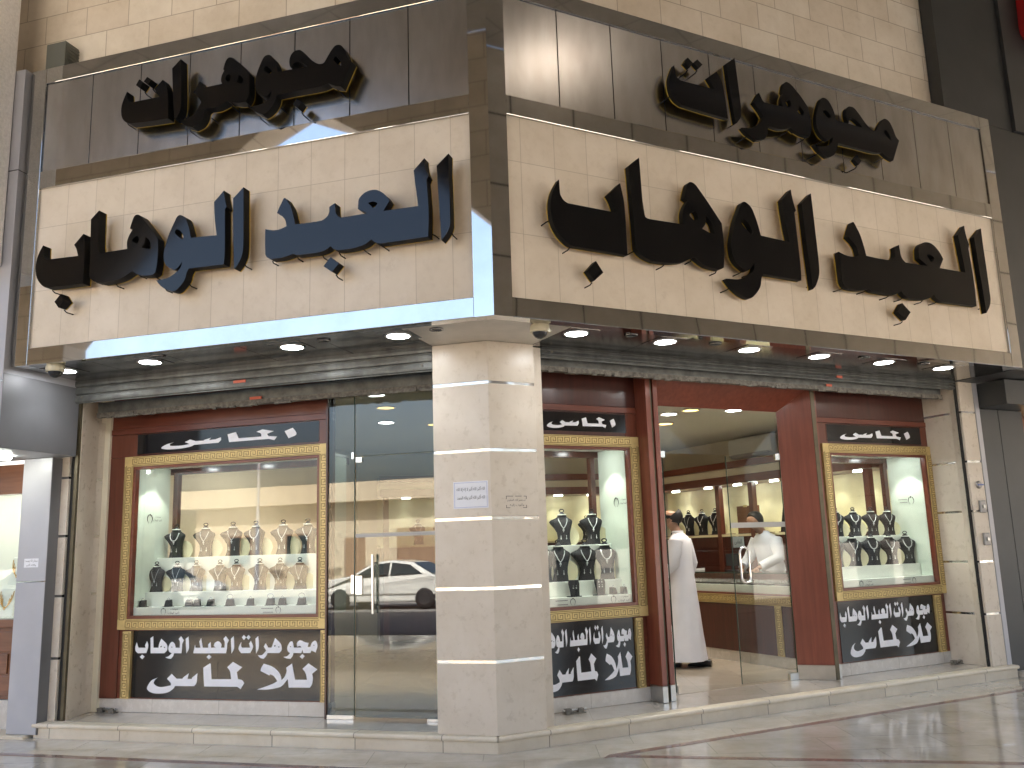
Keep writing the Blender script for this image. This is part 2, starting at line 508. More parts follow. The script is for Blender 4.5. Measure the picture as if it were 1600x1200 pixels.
CLOTH = plain('white_cotton', (0.78, 0.77, 0.82), 0.8, var=0.04, vscale=5, bmp=0.15, bscale=14)
CLOTH2 = plain('pale_blue_cotton', (0.66, 0.70, 0.78), 0.8, var=0.05, vscale=6, bmp=0.2, bscale=14)
SKIN = plain('skin', (0.36, 0.20, 0.13), 0.5, var=0.08, vscale=12)
HAIR = plain('black_hair', (0.012, 0.010, 0.009), 0.5, bmp=0.4, bscale=120)
LEATHER = plain('black_leather', (0.012, 0.012, 0.014), 0.3)
ASPHALT = plain('asphalt', (0.18, 0.168, 0.155), 0.8, var=0.2, vscale=3, bmp=0.3, bscale=60)
SAND = plain('sandy_ground', (0.42, 0.375, 0.31), 0.9, var=0.15, vscale=0.4)
TAN = plain('tan_render', (0.50, 0.42, 0.305), 0.8, var=0.06, vscale=0.6)
TAN_DARK = plain('brown_render', (0.25, 0.16, 0.10), 0.8)
ARCADE = tile_mat('arcade_stone', (0.48, 0.42, 0.34), (0.52, 0.46, 0.38), (0.25, 0.2, 0.15), 0.9, 0.45, 0.5, mort=0.008, rough=0.7)
ARCADE_PANEL = tile_mat('arcade_panels', (0.52, 0.49, 0.45), (0.56, 0.53, 0.49), (0.06, 0.055, 0.05), 1.3, 1.3, 0.0, mort=0.02, rough=0.5)
ARCADE_CEIL = tile_mat('arcade_ceiling_panels', (0.44, 0.415, 0.375), (0.47, 0.445, 0.40), (0.34, 0.32, 0.285), 1.2, 1.2, 0.0, plan=True, mort=0.02, rough=0.6)
CAR_WHITE = plain('white_car_paint', (0.78, 0.76, 0.70), 0.25, coat=1.0)
CAR_DARK = plain('dark_car_paint', (0.03, 0.035, 0.045), 0.25, coat=1.0)
CAR_GLASS = plain('car_glass', (0.02, 0.03, 0.03), 0.05)
TYRE = plain('tyre_rubber', (0.015, 0.015, 0.015), 0.8)
RED_PLASTIC = plain('red_plastic', (0.30, 0.012, 0.014), 0.35)
STICKER = plain('orange_sticker', (0.62, 0.13, 0.07), 0.5)
BLUE_GREY = plain('grey_switch', (0.30, 0.29, 0.28), 0.4, 0.3)
LEAF = plain('foliage', (0.05, 0.08, 0.03), 0.7, var=0.4, vscale=9)

# ------------------------------------------------------------------ text helpers (Arabic shaping for the font)
_FORMS = {  # isolated, final, initial, medial
    'ا': 'FE8D FE8E', 'أ': 'FE83 FE84', 'إ': 'FE87 FE88', 'ب': 'FE8F FE90 FE91 FE92', 'ت': 'FE95 FE96 FE97 FE98',
    'ج': 'FE9D FE9E FE9F FEA0', 'ح': 'FEA1 FEA2 FEA3 FEA4', 'د': 'FEA9 FEAA', 'ر': 'FEAD FEAE', 'س': 'FEB1 FEB2 FEB3 FEB4',
    'ظ': 'FEC5 FEC6 FEC7 FEC8', 'ع': 'FEC9 FECA FECB FECC', 'غ': 'FECD FECE FECF FED0', 'ف': 'FED1 FED2 FED3 FED4',
    'ك': 'FED9 FEDA FEDB FEDC', 'ل': 'FEDD FEDE FEDF FEE0', 'م': 'FEE1 FEE2 FEE3 FEE4', 'ه': 'FEE9 FEEA FEEB FEEC',
    'و': 'FEED FEEE', 'ي': 'FEF1 FEF2 FEF3 FEF4', 'ى': 'FEEF FEF0'}
_FORMS = {k: [chr(int(h, 16)) for h in v.split()] for k, v in _FORMS.items()}
def shape(text):
    out = []
    t = text; i = 0
    prev_joins = False
    while i < len(t):
        ch = t[i]
        if ch == 'ل' and i+1 < len(t) and t[i+1] in 'اأإ':
            base = {'ا': ('\uFEFB', '\uFEFC'), 'أ': ('\uFEF7', '\uFEF8'), 'إ': ('\uFEF9', '\uFEFA')}[t[i+1]]
            out.append(base[1] if prev_joins else base[0]); prev_joins = False; i += 2; continue
        if ch not in _FORMS:
            out.append(ch); prev_joins = False; i += 1; continue
        f = _FORMS[ch]
        nxt = i+1 < len(t) and t[i+1] in _FORMS
        if len(f) == 2:
            out.append(f[1] if prev_joins else f[0]); prev_joins = False
        else:
            if prev_joins and nxt: out.append(f[3])
            elif prev_joins: out.append(f[1])
            elif nxt: out.append(f[2])
            else: out.append(f[0])
            prev_joins = nxt
        i += 1
    return ''.join(reversed(out))
def text_into(mb, text, x0, x1, y, z0, z1, mi=0, arabic=True):
    """lettering as flat faces filling the box x0..x1, z0..z1 at depth y"""
    c = bpy.data.curves.new('lettering', 'FONT')
    c.body = shape(text) if arabic else text
    c.resolution_u = 3
    o = bpy.data.objects.new('lettering', c); COL.objects.link(o)
    bpy.context.view_layer.update()
    me = bpy.data.meshes.new_from_object(o.evaluated_get(bpy.context.evaluated_depsgraph_get()))
    vs = [v.co.copy() for v in me.vertices]
    fs = [tuple(p.vertices) for p in me.polygons]
    bpy.data.objects.remove(o); bpy.data.curves.remove(c); bpy.data.meshes.remove(me)
    if not vs: return
    ax, bx = min(v.x for v in vs), max(v.x for v in vs)
    ay, by = min(v.y for v in vs), max(v.y for v in vs)
    mb.add([(x0+(v.x-ax)/(bx-ax)*(x1-x0), y, z0+(v.y-ay)/(by-ay)*(z1-z0)) for v in vs], fs, mi)

# outlines of the lettering, metres on the one-window side (x, z); a third value marks a corner
LOWER = [[[(-4.192,4.413,1),(-4.234,4.339),(-4.254,4.273),(-4.258,4.206),(-4.248,4.145),(-4.224,4.092),(-4.185,4.045),(-4.143,4.016),(-4.117,4.008,1),(-3.729,4.001,1),(-3.728,4.149),(-3.729,4.258),(-3.734,4.359),(-3.754,4.463,1),(-3.848,4.374,1),(-3.82,4.328),(-3.798,4.264,1),(-4.138,4.272,1),(-4.166,4.286),(-4.184,4.312),(-4.189,4.327),(-4.191,4.368)]],[[(-3.96,3.935,1),(-4.025,3.868,1),(-3.978,3.81,1),(-3.912,3.868,1)]],[[(-3.598,4.66,1),(-3.681,4.589,1),(-3.673,4.385),(-3.666,4.216),(-3.663,4.058,1),(-3.639,4.026),(-3.594,4.0),(-3.536,3.984,1),(-3.45,3.985),(-3.366,3.994),(-3.301,4.01),(-3.246,4.037),(-3.214,4.051,1),(-3.171,4.023),(-3.123,4.003),(-3.068,3.995),(-3.012,3.994),(-2.976,4.012,1),(-2.964,4.087),(-2.96,4.209),(-2.966,4.315,1),(-3.053,4.426),(-3.132,4.52),(-3.162,4.551),(-3.191,4.563),(-3.219,4.553),(-3.24,4.51),(-3.26,4.444,1),(-3.233,4.43,1),(-3.266,4.38),(-3.282,4.333),(-3.282,4.292),(-3.278,4.262,1),(-3.544,4.259,1),(-3.568,4.264),(-3.581,4.281),(-3.592,4.374,1)],[(-3.176,4.367),(-3.208,4.356),(-3.227,4.334),(-3.21,4.313),(-3.177,4.298),(-3.159,4.329)],[(-3.095,4.349,1),(-3.102,4.293),(-3.132,4.255,1),(-3.078,4.237),(-3.033,4.229,1),(-3.038,4.276),(-3.054,4.311)]],[[(-2.321,4.655,1),(-2.414,4.566,1),(-2.401,4.405),(-2.379,4.265,1),(-2.633,4.276,1),(-2.651,4.349),(-2.674,4.416),(-2.702,4.47),(-2.749,4.497),(-2.779,4.484),(-2.802,4.443),(-2.849,4.349),(-2.88,4.253),(-2.898,4.182),(-2.894,4.11),(-2.871,4.062),(-2.829,4.029),(-2.783,4.012),(-2.744,4.035),(-2.71,4.076,1),(-2.723,4.025),(-2.762,3.99),(-2.851,3.947),(-2.964,3.938,1),(-2.919,3.888),(-2.856,3.845),(-2.78,3.824),(-2.726,3.856),(-2.678,3.913),(-2.661,3.973),(-2.642,4.005,1),(-2.302,4.0,1),(-2.296,4.123),(-2.307,4.487,1),(-2.29,4.505,1),(-2.302,4.545),(-2.314,4.601)],[(-2.789,4.368),(-2.793,4.341),(-2.766,4.31),(-2.713,4.27,1),(-2.707,4.298),(-2.726,4.337),(-2.758,4.367)]],[[(-2.131,4.657,1),(-2.228,4.57,1),(-2.22,4.29),(-2.2,3.948,1),(-2.166,3.983),(-2.129,4.057),(-2.119,4.144),(-2.123,4.366)]],[[(-1.914,4.255,1),(-1.913,4.125),(-1.908,4.036,1),(-1.893,4.009),(-1.861,3.99,1),(-1.766,3.988),(-1.695,3.998),(-1.649,4.009,1),(-1.617,3.994),(-1.555,3.991),(-1.478,3.99),(-1.401,3.993),(-1.348,4.008),(-1.311,4.03,1),(-1.287,4.003),(-1.241,3.987),(-1.188,3.984),(-1.113,3.986),(-1.059,3.993),(-1.004,4.008),(-0.955,4.039,1),(-0.925,4.013),(-0.878,3.995),(-0.808,3.994),(-0.654,3.995),(-0.471,3.997,1),(-0.464,4.208),(-0.479,4.462,1),(-0.463,4.498,1),(-0.482,4.55),(-0.492,4.605),(-0.494,4.651,1),(-0.586,4.562,1),(-0.572,4.435),(-0.551,4.259,1),(-0.849,4.261,1),(-0.796,4.339,1),(-0.829,4.39),(-0.876,4.431),(-0.927,4.451),(-0.987,4.448),(-1.035,4.424),(-1.063,4.39),(-1.069,4.348),(-1.071,4.31,1),(-1.035,4.29),(-0.987,4.262,1),(-1.123,4.259,1),(-1.227,4.258,1),(-1.254,4.28),(-1.269,4.308),(-1.273,4.345),(-1.275,4.39,1),(-1.327,4.364,1),(-1.328,4.324),(-1.342,4.289),(-1.38,4.262),(-1.419,4.255),(-1.496,4.254,1),(-1.637,4.259,1),(-1.654,4.333),(-1.678,4.411),(-1.707,4.463),(-1.739,4.502),(-1.774,4.447),(-1.807,4.381,1),(-1.755,4.344,1),(-1.728,4.307),(-1.715,4.253,1),(-1.77,4.237),(-1.826,4.234),(-1.882,4.245)],[(-0.983,4.347,1),(-0.955,4.354),(-0.924,4.35),(-0.898,4.333,1),(-0.916,4.311),(-0.938,4.299),(-0.96,4.323)]],[[(-0.29,4.657,1),(-0.391,4.57,1),(-0.384,4.421),(-0.373,4.195),(-0.362,3.953,1),(-0.313,4.009),(-0.289,4.065),(-0.287,4.123),(-0.288,4.331),(-0.292,4.52)]],[[(-1.314,3.938,1),(-1.375,3.868,1),(-1.299,3.812,1),(-1.237,3.876,1)]]]
UPPER = [[[(-3.365,5.76,1),(-3.394,5.698),(-3.416,5.632),(-3.418,5.57),(-3.405,5.514),(-3.372,5.469),(-3.319,5.441,1),(-3.132,5.428,1),(-2.914,5.42,1),(-2.92,5.527),(-2.926,5.604),(-2.944,5.723),(-2.986,5.804,1),(-3.071,5.731,1),(-3.043,5.688),(-3.016,5.644,1),(-3.318,5.645,1),(-3.344,5.662),(-3.357,5.692),(-3.361,5.724)]],[[(-3.239,5.857,1),(-3.272,5.805,1),(-3.232,5.771,1),(-3.194,5.821,1)]],[[(-3.154,5.864,1),(-3.19,5.826,1),(-3.148,5.788,1),(-3.11,5.831,1)]],[[(-2.805,5.969,1),(-2.892,5.895,1),(-2.875,5.671),(-2.848,5.399,1),(-2.807,5.438),(-2.788,5.487),(-2.784,5.578),(-2.796,5.81)]],[[(-2.597,5.718,1),(-2.66,5.62,1),(-2.607,5.56),(-2.577,5.513,1),(-2.611,5.455),(-2.666,5.405),(-2.73,5.382),(-2.792,5.373,1),(-2.745,5.328),(-2.661,5.291,1),(-2.589,5.316),(-2.551,5.369),(-2.537,5.427),(-2.513,5.444,1),(-2.433,5.438),(-2.369,5.453),(-2.314,5.475,1),(-2.273,5.446),(-2.282,5.461),(-2.202,5.437),(-2.131,5.435,1),(-2.101,5.496),(-2.1,5.6),(-2.108,5.699,1),(-2.196,5.807),(-2.295,5.884),(-2.213,5.818),(-2.258,5.865),(-2.303,5.884),(-2.33,5.872),(-2.349,5.838),(-2.364,5.783,1),(-2.354,5.77,1),(-2.378,5.722),(-2.383,5.677),(-2.371,5.648,1),(-2.553,5.645,1),(-2.57,5.66,1)],[(-2.298,5.725),(-2.331,5.713),(-2.335,5.683),(-2.31,5.656),(-2.286,5.689)],[(-2.205,5.703,1),(-2.212,5.659),(-2.233,5.637,1),(-2.174,5.614,1),(-2.162,5.65),(-2.185,5.686)]],[[(-1.917,5.831),(-1.96,5.82),(-1.998,5.753),(-2.027,5.676),(-2.04,5.611),(-2.04,5.544),(-2.019,5.496),(-1.983,5.463),(-1.944,5.446),(-1.913,5.458),(-1.879,5.492,1),(-1.897,5.432),(-1.951,5.394),(-2.012,5.38),(-2.09,5.379,1),(-2.042,5.33),(-1.964,5.287,1),(-1.918,5.304),(-1.872,5.343),(-1.843,5.397),(-1.832,5.442,1),(-1.66,5.443,1),(-1.435,5.441),(-1.345,5.456,1),(-1.286,5.423),(-1.227,5.405,1),(-1.184,5.497),(-1.129,5.613,1),(-1.162,5.645),(-1.184,5.708),(-1.214,5.765),(-1.244,5.787),(-1.281,5.786),(-1.318,5.75),(-1.362,5.685),(-1.384,5.653),(-1.414,5.646),(-1.452,5.659),(-1.505,5.703),(-1.558,5.765),(-1.605,5.81),(-1.635,5.818),(-1.673,5.811),(-1.704,5.776),(-1.714,5.726),(-1.706,5.68),(-1.688,5.657,1),(-1.672,5.699),(-1.626,5.707),(-1.58,5.683),(-1.542,5.648,1),(-1.809,5.652,1),(-1.829,5.663,1),(-1.835,5.713),(-1.854,5.762),(-1.882,5.808)],[(-1.935,5.725),(-1.957,5.704),(-1.937,5.674),(-1.894,5.65,1),(-1.881,5.674),(-1.903,5.706)],[(-1.273,5.686),(-1.295,5.657),(-1.265,5.621),(-1.224,5.592,1),(-1.234,5.638)]],[[(-1.633,5.374,1),(-1.675,5.328,1),(-1.629,5.286,1),(-1.591,5.332,1)]]]
# vinyl lettering, as shares of its panel
VINYL = [[[(0.0197,0.8254,1),(0.0135,0.7524),(0.0163,0.6937),(0.0298,0.6603,1),(0.0764,0.6635,1),(0.0841,0.7333),(0.0851,0.7905),(0.0779,0.8397,1),(0.0678,0.781,1),(0.0716,0.7429,1),(0.0317,0.7429,1),(0.0269,0.7714),(0.0245,0.7952)]],[[(0.0534,0.6397,1),(0.0404,0.6063,1),(0.0553,0.5698,1),(0.0673,0.6095,1)]],[[(0.112,0.9159,1),(0.0971,0.8873,1),(0.101,0.6603,1),(0.1764,0.6619,1),(0.1913,0.7048),(0.1923,0.7619),(0.1846,0.8095),(0.1572,0.8778,1),(0.1476,0.8095),(0.1433,0.7429,1),(0.1154,0.7429,1)],[(0.1587,0.7746,1),(0.1519,0.7571,1),(0.1567,0.7444,1),(0.1635,0.7635,1)],[(0.175,0.7619,1),(0.1721,0.7476,1),(0.1779,0.7365,1),(0.1813,0.7508,1)]],[[(0.2663,0.9143,1),(0.2538,0.8714,1),(0.2615,0.8286),(0.2615,0.7429,1),(0.2385,0.7429,1),(0.2327,0.8),(0.2197,0.8317),(0.2077,0.8095),(0.199,0.7429),(0.2043,0.6857),(0.2188,0.6619,1),(0.2014,0.6175),(0.1837,0.6016,1),(0.1986,0.5857),(0.2144,0.5794,1),(0.2264,0.619),(0.2308,0.6619,1),(0.2712,0.6619,1),(0.2731,0.7333),(0.2736,0.8,1),(0.2822,0.8556,1)],[(0.2163,0.7635,1),(0.2139,0.7508,1),(0.2183,0.7413,1),(0.2216,0.7524,1)]],[[(0.3072,0.9095,1),(0.2923,0.8762,1),(0.2986,0.6619,1),(0.3106,0.7238),(0.3106,0.819)]],[[(0.3447,0.7857,1),(0.337,0.6778,1),(0.3375,0.6619,1),(0.3769,0.6619,1),(0.4663,0.6635,1),(0.512,0.6635,1),(0.5163,0.7349),(0.5173,0.8048,1),(0.5255,0.8556,1),(0.5082,0.9143,1),(0.4971,0.8746,1),(0.5043,0.819),(0.5029,0.7444,1),(0.4841,0.7444,1),(0.4865,0.7905),(0.4764,0.8286),(0.4644,0.8365),(0.451,0.8143),(0.4457,0.7714,1),(0.4567,0.7476,1),(0.4313,0.7429,1),(0.4279,0.8286,1),(0.4154,0.7905,1),(0.4163,0.7429,1),(0.3865,0.7429,1),(0.3764,0.8857,1),(0.3673,0.8333,1),(0.3745,0.7429,1),(0.3466,0.7429,1)]],[[(0.4212,0.6429,1),(0.4087,0.6079,1),(0.4216,0.573,1),(0.4346,0.6095,1)]],[[(0.5505,0.9143,1),(0.5365,0.8746,1),(0.5409,0.6603,1),(0.5538,0.7302),(0.5538,0.819)]],[[(0.5913,0.8286,1),(0.5803,0.7619),(0.5788,0.7159),(0.5928,0.6651,1),(0.6394,0.6683,1),(0.651,0.7349),(0.6519,0.781),(0.6413,0.8444,1),(0.6327,0.8048,1),(0.6385,0.7444,1),(0.5957,0.7444,1),(0.5904,0.7714)]],[[(0.6038,0.9302,1),(0.5938,0.8937,1),(0.6048,0.8571,1),(0.6159,0.8937,1)]],[[(0.6284,0.9302,1),(0.6173,0.8937,1),(0.6288,0.8587,1),(0.6394,0.8968,1)]],[[(0.6793,0.9127,1),(0.6654,0.8746,1),(0.6702,0.6603,1),(0.6817,0.7302),(0.6832,0.819)]],[[(0.7668,0.8841,1),(0.7918,0.8175),(0.8005,0.7635),(0.8005,0.7079),(0.7894,0.6698,1),(0.7288,0.6683,1),(0.7226,0.6286),(0.7096,0.5857,1),(0.6933,0.5968),(0.6798,0.6349,1),(0.7029,0.6429),(0.7221,0.7032,1),(0.7096,0.7635,1),(0.7188,0.8079,1),(0.7322,0.746,1),(0.7495,0.746,1),(0.7577,0.8095)],[(0.7668,0.7857,1),(0.7606,0.7698,1),(0.7659,0.754,1),(0.7716,0.7746,1)],[(0.7865,0.7683,1),(0.7827,0.754,1),(0.7875,0.7429,1),(0.7904,0.7571,1)]],[[(0.8625,0.746,1),(0.9024,0.746,1),(0.8957,0.7698),(0.8798,0.7619,1),(0.8784,0.8048),(0.8856,0.8381),(0.8976,0.8492),(0.9197,0.8222),(0.9375,0.8127,1),(0.9322,0.7556,1),(0.9462,0.7556,1),(0.9534,0.8127),(0.9673,0.8444),(0.9769,0.827),(0.9812,0.7635),(0.9726,0.6778,1),(0.9514,0.7063,1),(0.9466,0.6698,1),(0.9106,0.6698,1),(0.9072,0.7222,1),(0.9005,0.6698,1),(0.8606,0.6698,1),(0.8577,0.6302),(0.8466,0.5873,1),(0.8274,0.5937),(0.8111,0.6127,1),(0.8303,0.6254),(0.8447,0.6683,1),(0.8327,0.6984),(0.8303,0.754),(0.8409,0.8175),(0.8505,0.8365),(0.8577,0.8175)],[(0.8457,0.7714,1),(0.8418,0.7619,1),(0.8466,0.7492,1),(0.8505,0.7587,1)],[(0.9639,0.7905,1),(0.9606,0.781,1),(0.9639,0.7698,1),(0.9673,0.7794,1)]],[[(0.9058,0.6556,1),(0.8933,0.619,1),(0.9063,0.5857,1),(0.9187,0.6254,1)]],[[(0.1452,0.3,1),(0.1115,0.2556),(0.0899,0.1603),(0.0938,0.1127),(0.1178,0.0762),(0.1534,0.0667),(0.2019,0.0841),(0.2327,0.1381),(0.2428,0.181,1),(0.3466,0.1825,1),(0.3596,0.2365),(0.3625,0.3714,1),(0.3332,0.3048,1),(0.3332,0.2873,1),(0.3091,0.2857,1),(0.3159,0.3698,1),(0.2865,0.3079,1),(0.2822,0.2873,1),(0.25,0.2873,1),(0.2221,0.3587,1),(0.1976,0.2857,1),(0.2192,0.2222),(0.2197,0.1889,1),(0.1731,0.1635),(0.1447,0.1714),(0.1264,0.2095),(0.126,0.2365),(0.1322,0.2698)]],[[(0.4269,0.5159,1),(0.3933,0.4524,1),(0.3966,0.3032),(0.401,0.181,1),(0.5755,0.1825,1),(0.5933,0.1508,1),(0.6115,0.2365,1),(0.5995,0.2778),(0.5779,0.2921,1),(0.5712,0.3921,1),(0.5986,0.4619,1),(0.5495,0.5397,1),(0.5207,0.4603,1),(0.5365,0.4),(0.5428,0.2905,1),(0.4385,0.2873,1),(0.4322,0.5095,1)]],[[(0.7111,0.5159,1),(0.699,0.4587),(0.6952,0.4127,1),(0.7399,0.3508,1),(0.7457,0.3667,1),(0.7635,0.3413),(0.7822,0.2698,1),(0.7514,0.2238),(0.6784,0.1476,1),(0.7322,0.1508),(0.7808,0.1746),(0.8067,0.2079),(0.8346,0.3032,1),(0.8404,0.1825,1),(0.9457,0.1857,1),(0.9567,0.2397),(0.9601,0.3206),(0.9563,0.3794,1),(0.9822,0.4397,1),(0.9375,0.5254,1),(0.9082,0.4476,1),(0.9245,0.3825),(0.9313,0.2937,1),(0.8712,0.2937,1),(0.8548,0.5222,1),(0.8264,0.4619,1),(0.8284,0.4079),(0.8188,0.3349),(0.8029,0.2841,1),(0.7976,0.3524),(0.7827,0.4159),(0.7529,0.4778)]]]
NAME = [[[(0.2076,0.4778,1),(0.1714,0.4111),(0.141,0.2722),(0.1467,0.1833),(0.1867,0.1333),(0.2514,0.1389),(0.3048,0.2),(0.3257,0.2778,1),(0.46,0.2944,1),(0.4762,0.4333),(0.4743,0.5667,1),(0.4438,0.4833,1),(0.4076,0.4611,1),(0.4181,0.5722,1),(0.381,0.4889,1),(0.3781,0.4556,1),(0.3333,0.4611,1),(0.3019,0.5611,1),(0.2724,0.45,1),(0.3,0.3333,1),(0.2524,0.2889),(0.2,0.3),(0.1857,0.3556),(0.1924,0.4278)]],[[(0.5562,0.7667,1),(0.5105,0.6833,1),(0.52,0.2833,1),(0.7343,0.3,1),(0.7648,0.2222,1),(0.7781,0.3889,1),(0.7324,0.4389,1),(0.7248,0.5611,1),(0.7629,0.6722,1),(0.699,0.8,1),(0.6676,0.7,1),(0.6914,0.6),(0.6952,0.4444,1),(0.5714,0.4444,1)]],[[(0.861,0.7611,1),(0.8181,0.6278,1),(0.84,0.2611,1),(0.879,0.4056),(0.8743,0.6056)]]]
AFF_LOWER = [1.3517, 6.2258, 1.3529, -1.4666]
AFF_UPPER = [1.2898, 6.1603, 1.1748, -0.9542]

# ------------------------------------------------------------------ ground, step, floors
ZS = 0.134                       # top of the entrance step
Z_SOF = 3.356
def wp(F, x, d, z=0.0):
    return F @ Vector((x, d, z))
def plan(F, x, d):
    p = F @ Vector((x, d, 0)); return (p.x, p.y)

g = MB(); g.box(-300, 300, -300, 300, -0.30, -0.16)
tag(g.build('ground', SAND), kind='structure')

ARC_L, ARC_R = -7.0, -7.0        # arch lines of the arcade in front of the two sides
def corner_at(d):                # plan point where the two lines at depth d meet
    return plan(FR, KM*d, d)
g = MB()
g.prism([plan(FL, -40, 1.6), plan(FL, -40, ARC_L-0.5), corner_at(ARC_L-0.5), plan(FR, 40, ARC_R-0.5), plan(FR, 40, 1.6), corner_at(1.6)], -0.15, 0.0)
tag(g.build('arcade_pavement', FLOOR_ARCADE, matrix=W0), kind='structure')
# red granite bands let into the pavement
g = MB()
g.hexa([tuple(wp(FR, 0.92, 0.20, 0.001)), tuple(wp(FR, 30, 0.20, 0.001)), tuple(wp(FR, 30, 0.275, 0.001)), tuple(wp(FR, 1.02, 0.275, 0.001)),
        tuple(wp(FR, 0.92, 0.20, 0.004)), tuple(wp(FR, 30, 0.20, 0.004)), tuple(wp(FR, 30, 0.275, 0.004)), tuple(wp(FR, 1.02, 0.275, 0.004))])
a = Vector((0.72, 7.262, 0)); dv = Vector((2.78, -0.61, 0)).normalized(); nv = Vector((dv.y, -dv.x, 0))
q = [a, a+nv*0.075, a+nv*0.075+dv*7, a+dv*7]
g.add([(p.x, p.y, 0.003) for p in q] + [(p.x, p.y, 0.0005) for p in q], [(0, 1, 2, 3), (7, 6, 5, 4), (0, 4, 5, 1), (1, 5, 6, 2), (2, 6, 7, 3), (3, 7, 4, 0)])
g.add([tuple(wp(FL, x, d, z)) for z in (0.0005, 0.004) for x, d in ((-30, 0.13), (-0.35, 0.13), (-0.35, 0.205), (-30, 0.205))],
      [(0, 3, 2, 1), (4, 5, 6, 7), (0, 1, 5, 4), (1, 2, 6, 5), (2, 3, 7, 6), (3, 0, 4, 7)])
tag(g.build('pavement_bands', BAND_RED), kind='structure')

for F, xo in ((FL, -4.86), (FR, 6.80)):
    g = MB(); g.mitre(F, xo, 0.785, 1.0, -0.02, ZS-0.042)
    tag(g.build('step_riser', STONE_STEP, matrix=F, bevel=0.002), kind='structure')
    g = MB(); g.mitre(F, xo - (0.01 if F is FL else -0.01), 0.755, 0.90, ZS-0.042, ZS)
    tag(g.build('step_nosing', STONE_STEP, matrix=F, bevel=0.016), kind='structure')
g = MB()
g.prism([plan(FL, -4.86, 0.9), corner_at(0.9), plan(FR, 6.80, 0.9), plan(FR, 6.80, 7.2), plan(FL, -4.86, 7.2)], -0.02, ZS-0.002)
tag(g.build('podium_floor', FLOOR_PODIUM), kind='structure')
g = MB()
g.prism([plan(FL, -4.62, 1.50), corner_at(1.50), plan(FR, 6.84, 1.50), plan(FR, 6.84, 7.05), plan(FL, -4.62, 7.0)], ZS-0.01, ZS+0.003)
tag(g.build('shop_floor', FLOOR_INSIDE), kind='structure')

# ------------------------------------------------------------------ the shop building
bld = thing('shop_building', 'beige stone corner shop building with two facades meeting at an obtuse corner', 'building')
TOPZ = 14.0
g = MB(); g.mitre(FL, -30, 0.26, 0.6, Z_SOF+0.1, TOPZ); g.build('upper_wall', STONE_WALL, bld, FL)
g = MB(); g.mitre(FR, 30, 0.26, 0.6, Z_SOF+0.1, TOPZ); g.build('upper_wall', STONE_WALL, bld, FR)
g = MB(); g.prism([plan(FL, -30, 0.62), corner_at(0.62), plan(FR, 30, 0.62), plan(FR, 30, 14), plan(FL, -30, 14)], TOPZ-0.3, TOPZ-0.02)
g.build('roof', ARCADE_CEIL, bld)
# soffit under the sign boards
for F, xo, xi in ((FL, -4.60, -0.83), (FR, 6.40, 0.77)):
    s = -1 if F is FL else 1
    n = 5 if F is FL else 6
    w = (xo-xi)/n
    for k in range(n):
        g = MB(); g.box(xi+w*k+0.003*s, xi+w*(k+1)-0.003*s, 0.125, 1.0, Z_SOF+0.006, Z_SOF+0.02)
        g.build('soffit_panel', SOFFIT, bld, F)
    g = MB(); g.mitre(F, xi, 0.125, 0.81, Z_SOF+0.006, Z_SOF+0.02); g.build('soffit_panel', SOFFIT_STONE, bld, F)
    g = MB(); g.mitre(F, xo, 0.13, 1.6, Z_SOF+0.024, Z_SOF+0.09); g.build('soffit_deck', BLACK_GAP, bld, F)
# corner pillar: marble drums between thin steel strips
ZSTR = [0.70, 1.28, 1.85, 2.42, 3.00]
edges = [ZS] + ZSTR + [Z_SOF+0.004]
pil = MB()
for i in range(len(edges)-1):
    z0 = edges[i] + (0.012 if i else 0); z1 = edges[i+1] - (0.012 if i < len(edges)-2 else 0)
    pil.prism([plan(FL, -0.83, 0.80), corner_at(0.80), plan(FR, 0.77, 0.80), plan(FR, 0.77, 1.35), corner_at(1.35), plan(FL, -0.83, 1.35)], z0, z1)
p = pil.build('corner_pillar', STONE_PILLAR, bld, bevel=0.004)
for zz in ZSTR:
    g = MB(); g.prism([plan(FL, -0.828, 0.806), corner_at(0.806), plan(FR, 0.768, 0.806), plan(FR, 0.768, 1.3), corner_at(1.3), plan(FL, -0.828, 1.3)], zz-0.012, zz+0.012)
    g.build('steel_strip', STEEL_STRIP, p)
g = MB(); g.box(0.78, 0.885, 0.88, 1.35, ZS, Z_SOF); g.build('pillar_return', STONE_PILLAR, bld, FR)
# end pilasters
def pilaster(F, xa, xb, d0, d1, z0=ZS, z1=Z_SOF+0.004, strips=True, inner=None):
    g = MB()
    for i in range(len(edges)-1):
        a = edges[i] + (0.012 if i else 0); b = edges[i+1] - (0.012 if i < len(edges)-2 else 0)
        g.box(xa, xb, d0, d1, max(a, z0), min(b, z1))
    o = g.build('pilaster', STONE_PILLAR, bld, F, bevel=0.003)
    for zz in ZSTR:
        g = MB(); g.box(xa+0.004, xb-0.004, d0+0.006, d1, zz-0.012, zz+0.012); g.build('steel_strip', STEEL_STRIP, o)
pilaster(FR, 6.475, 6.72, 0.845, 1.6)
g = MB(); g.box(6.725, 6.80, 0.84, 1.6, ZS, Z_SOF); g.build('pilaster_edge', LIGHT_CLAD, bld, FR)
g = MB(); g.box(6.44, 6.474, 0.875, 0.892, ZS, Z_SOF); g.build('shutter_guide', BLACK_GAP, bld, FR)
g = MB(); g.prism([(6.437, 0.895), (6.474, 0.893), (6.70, 1.31), (6.605, 1.31)], ZS, Z_SOF); g.build('jamb_lining', STONE_PILLAR, bld, FR)
g = MB(); g.prism([(-4.635, 0.93), (-4.70, 0.93), (-4.80, 1.31), (-4.738, 1.31)], ZS, Z_SOF); g.build('jamb_lining', STONE_PILLAR, bld, FL)
g = MB(); g.box(-4.675, -4.64, 0.90, 0.928, ZS, Z_SOF); g.build('shutter_guide', OLIVE, bld, FL)
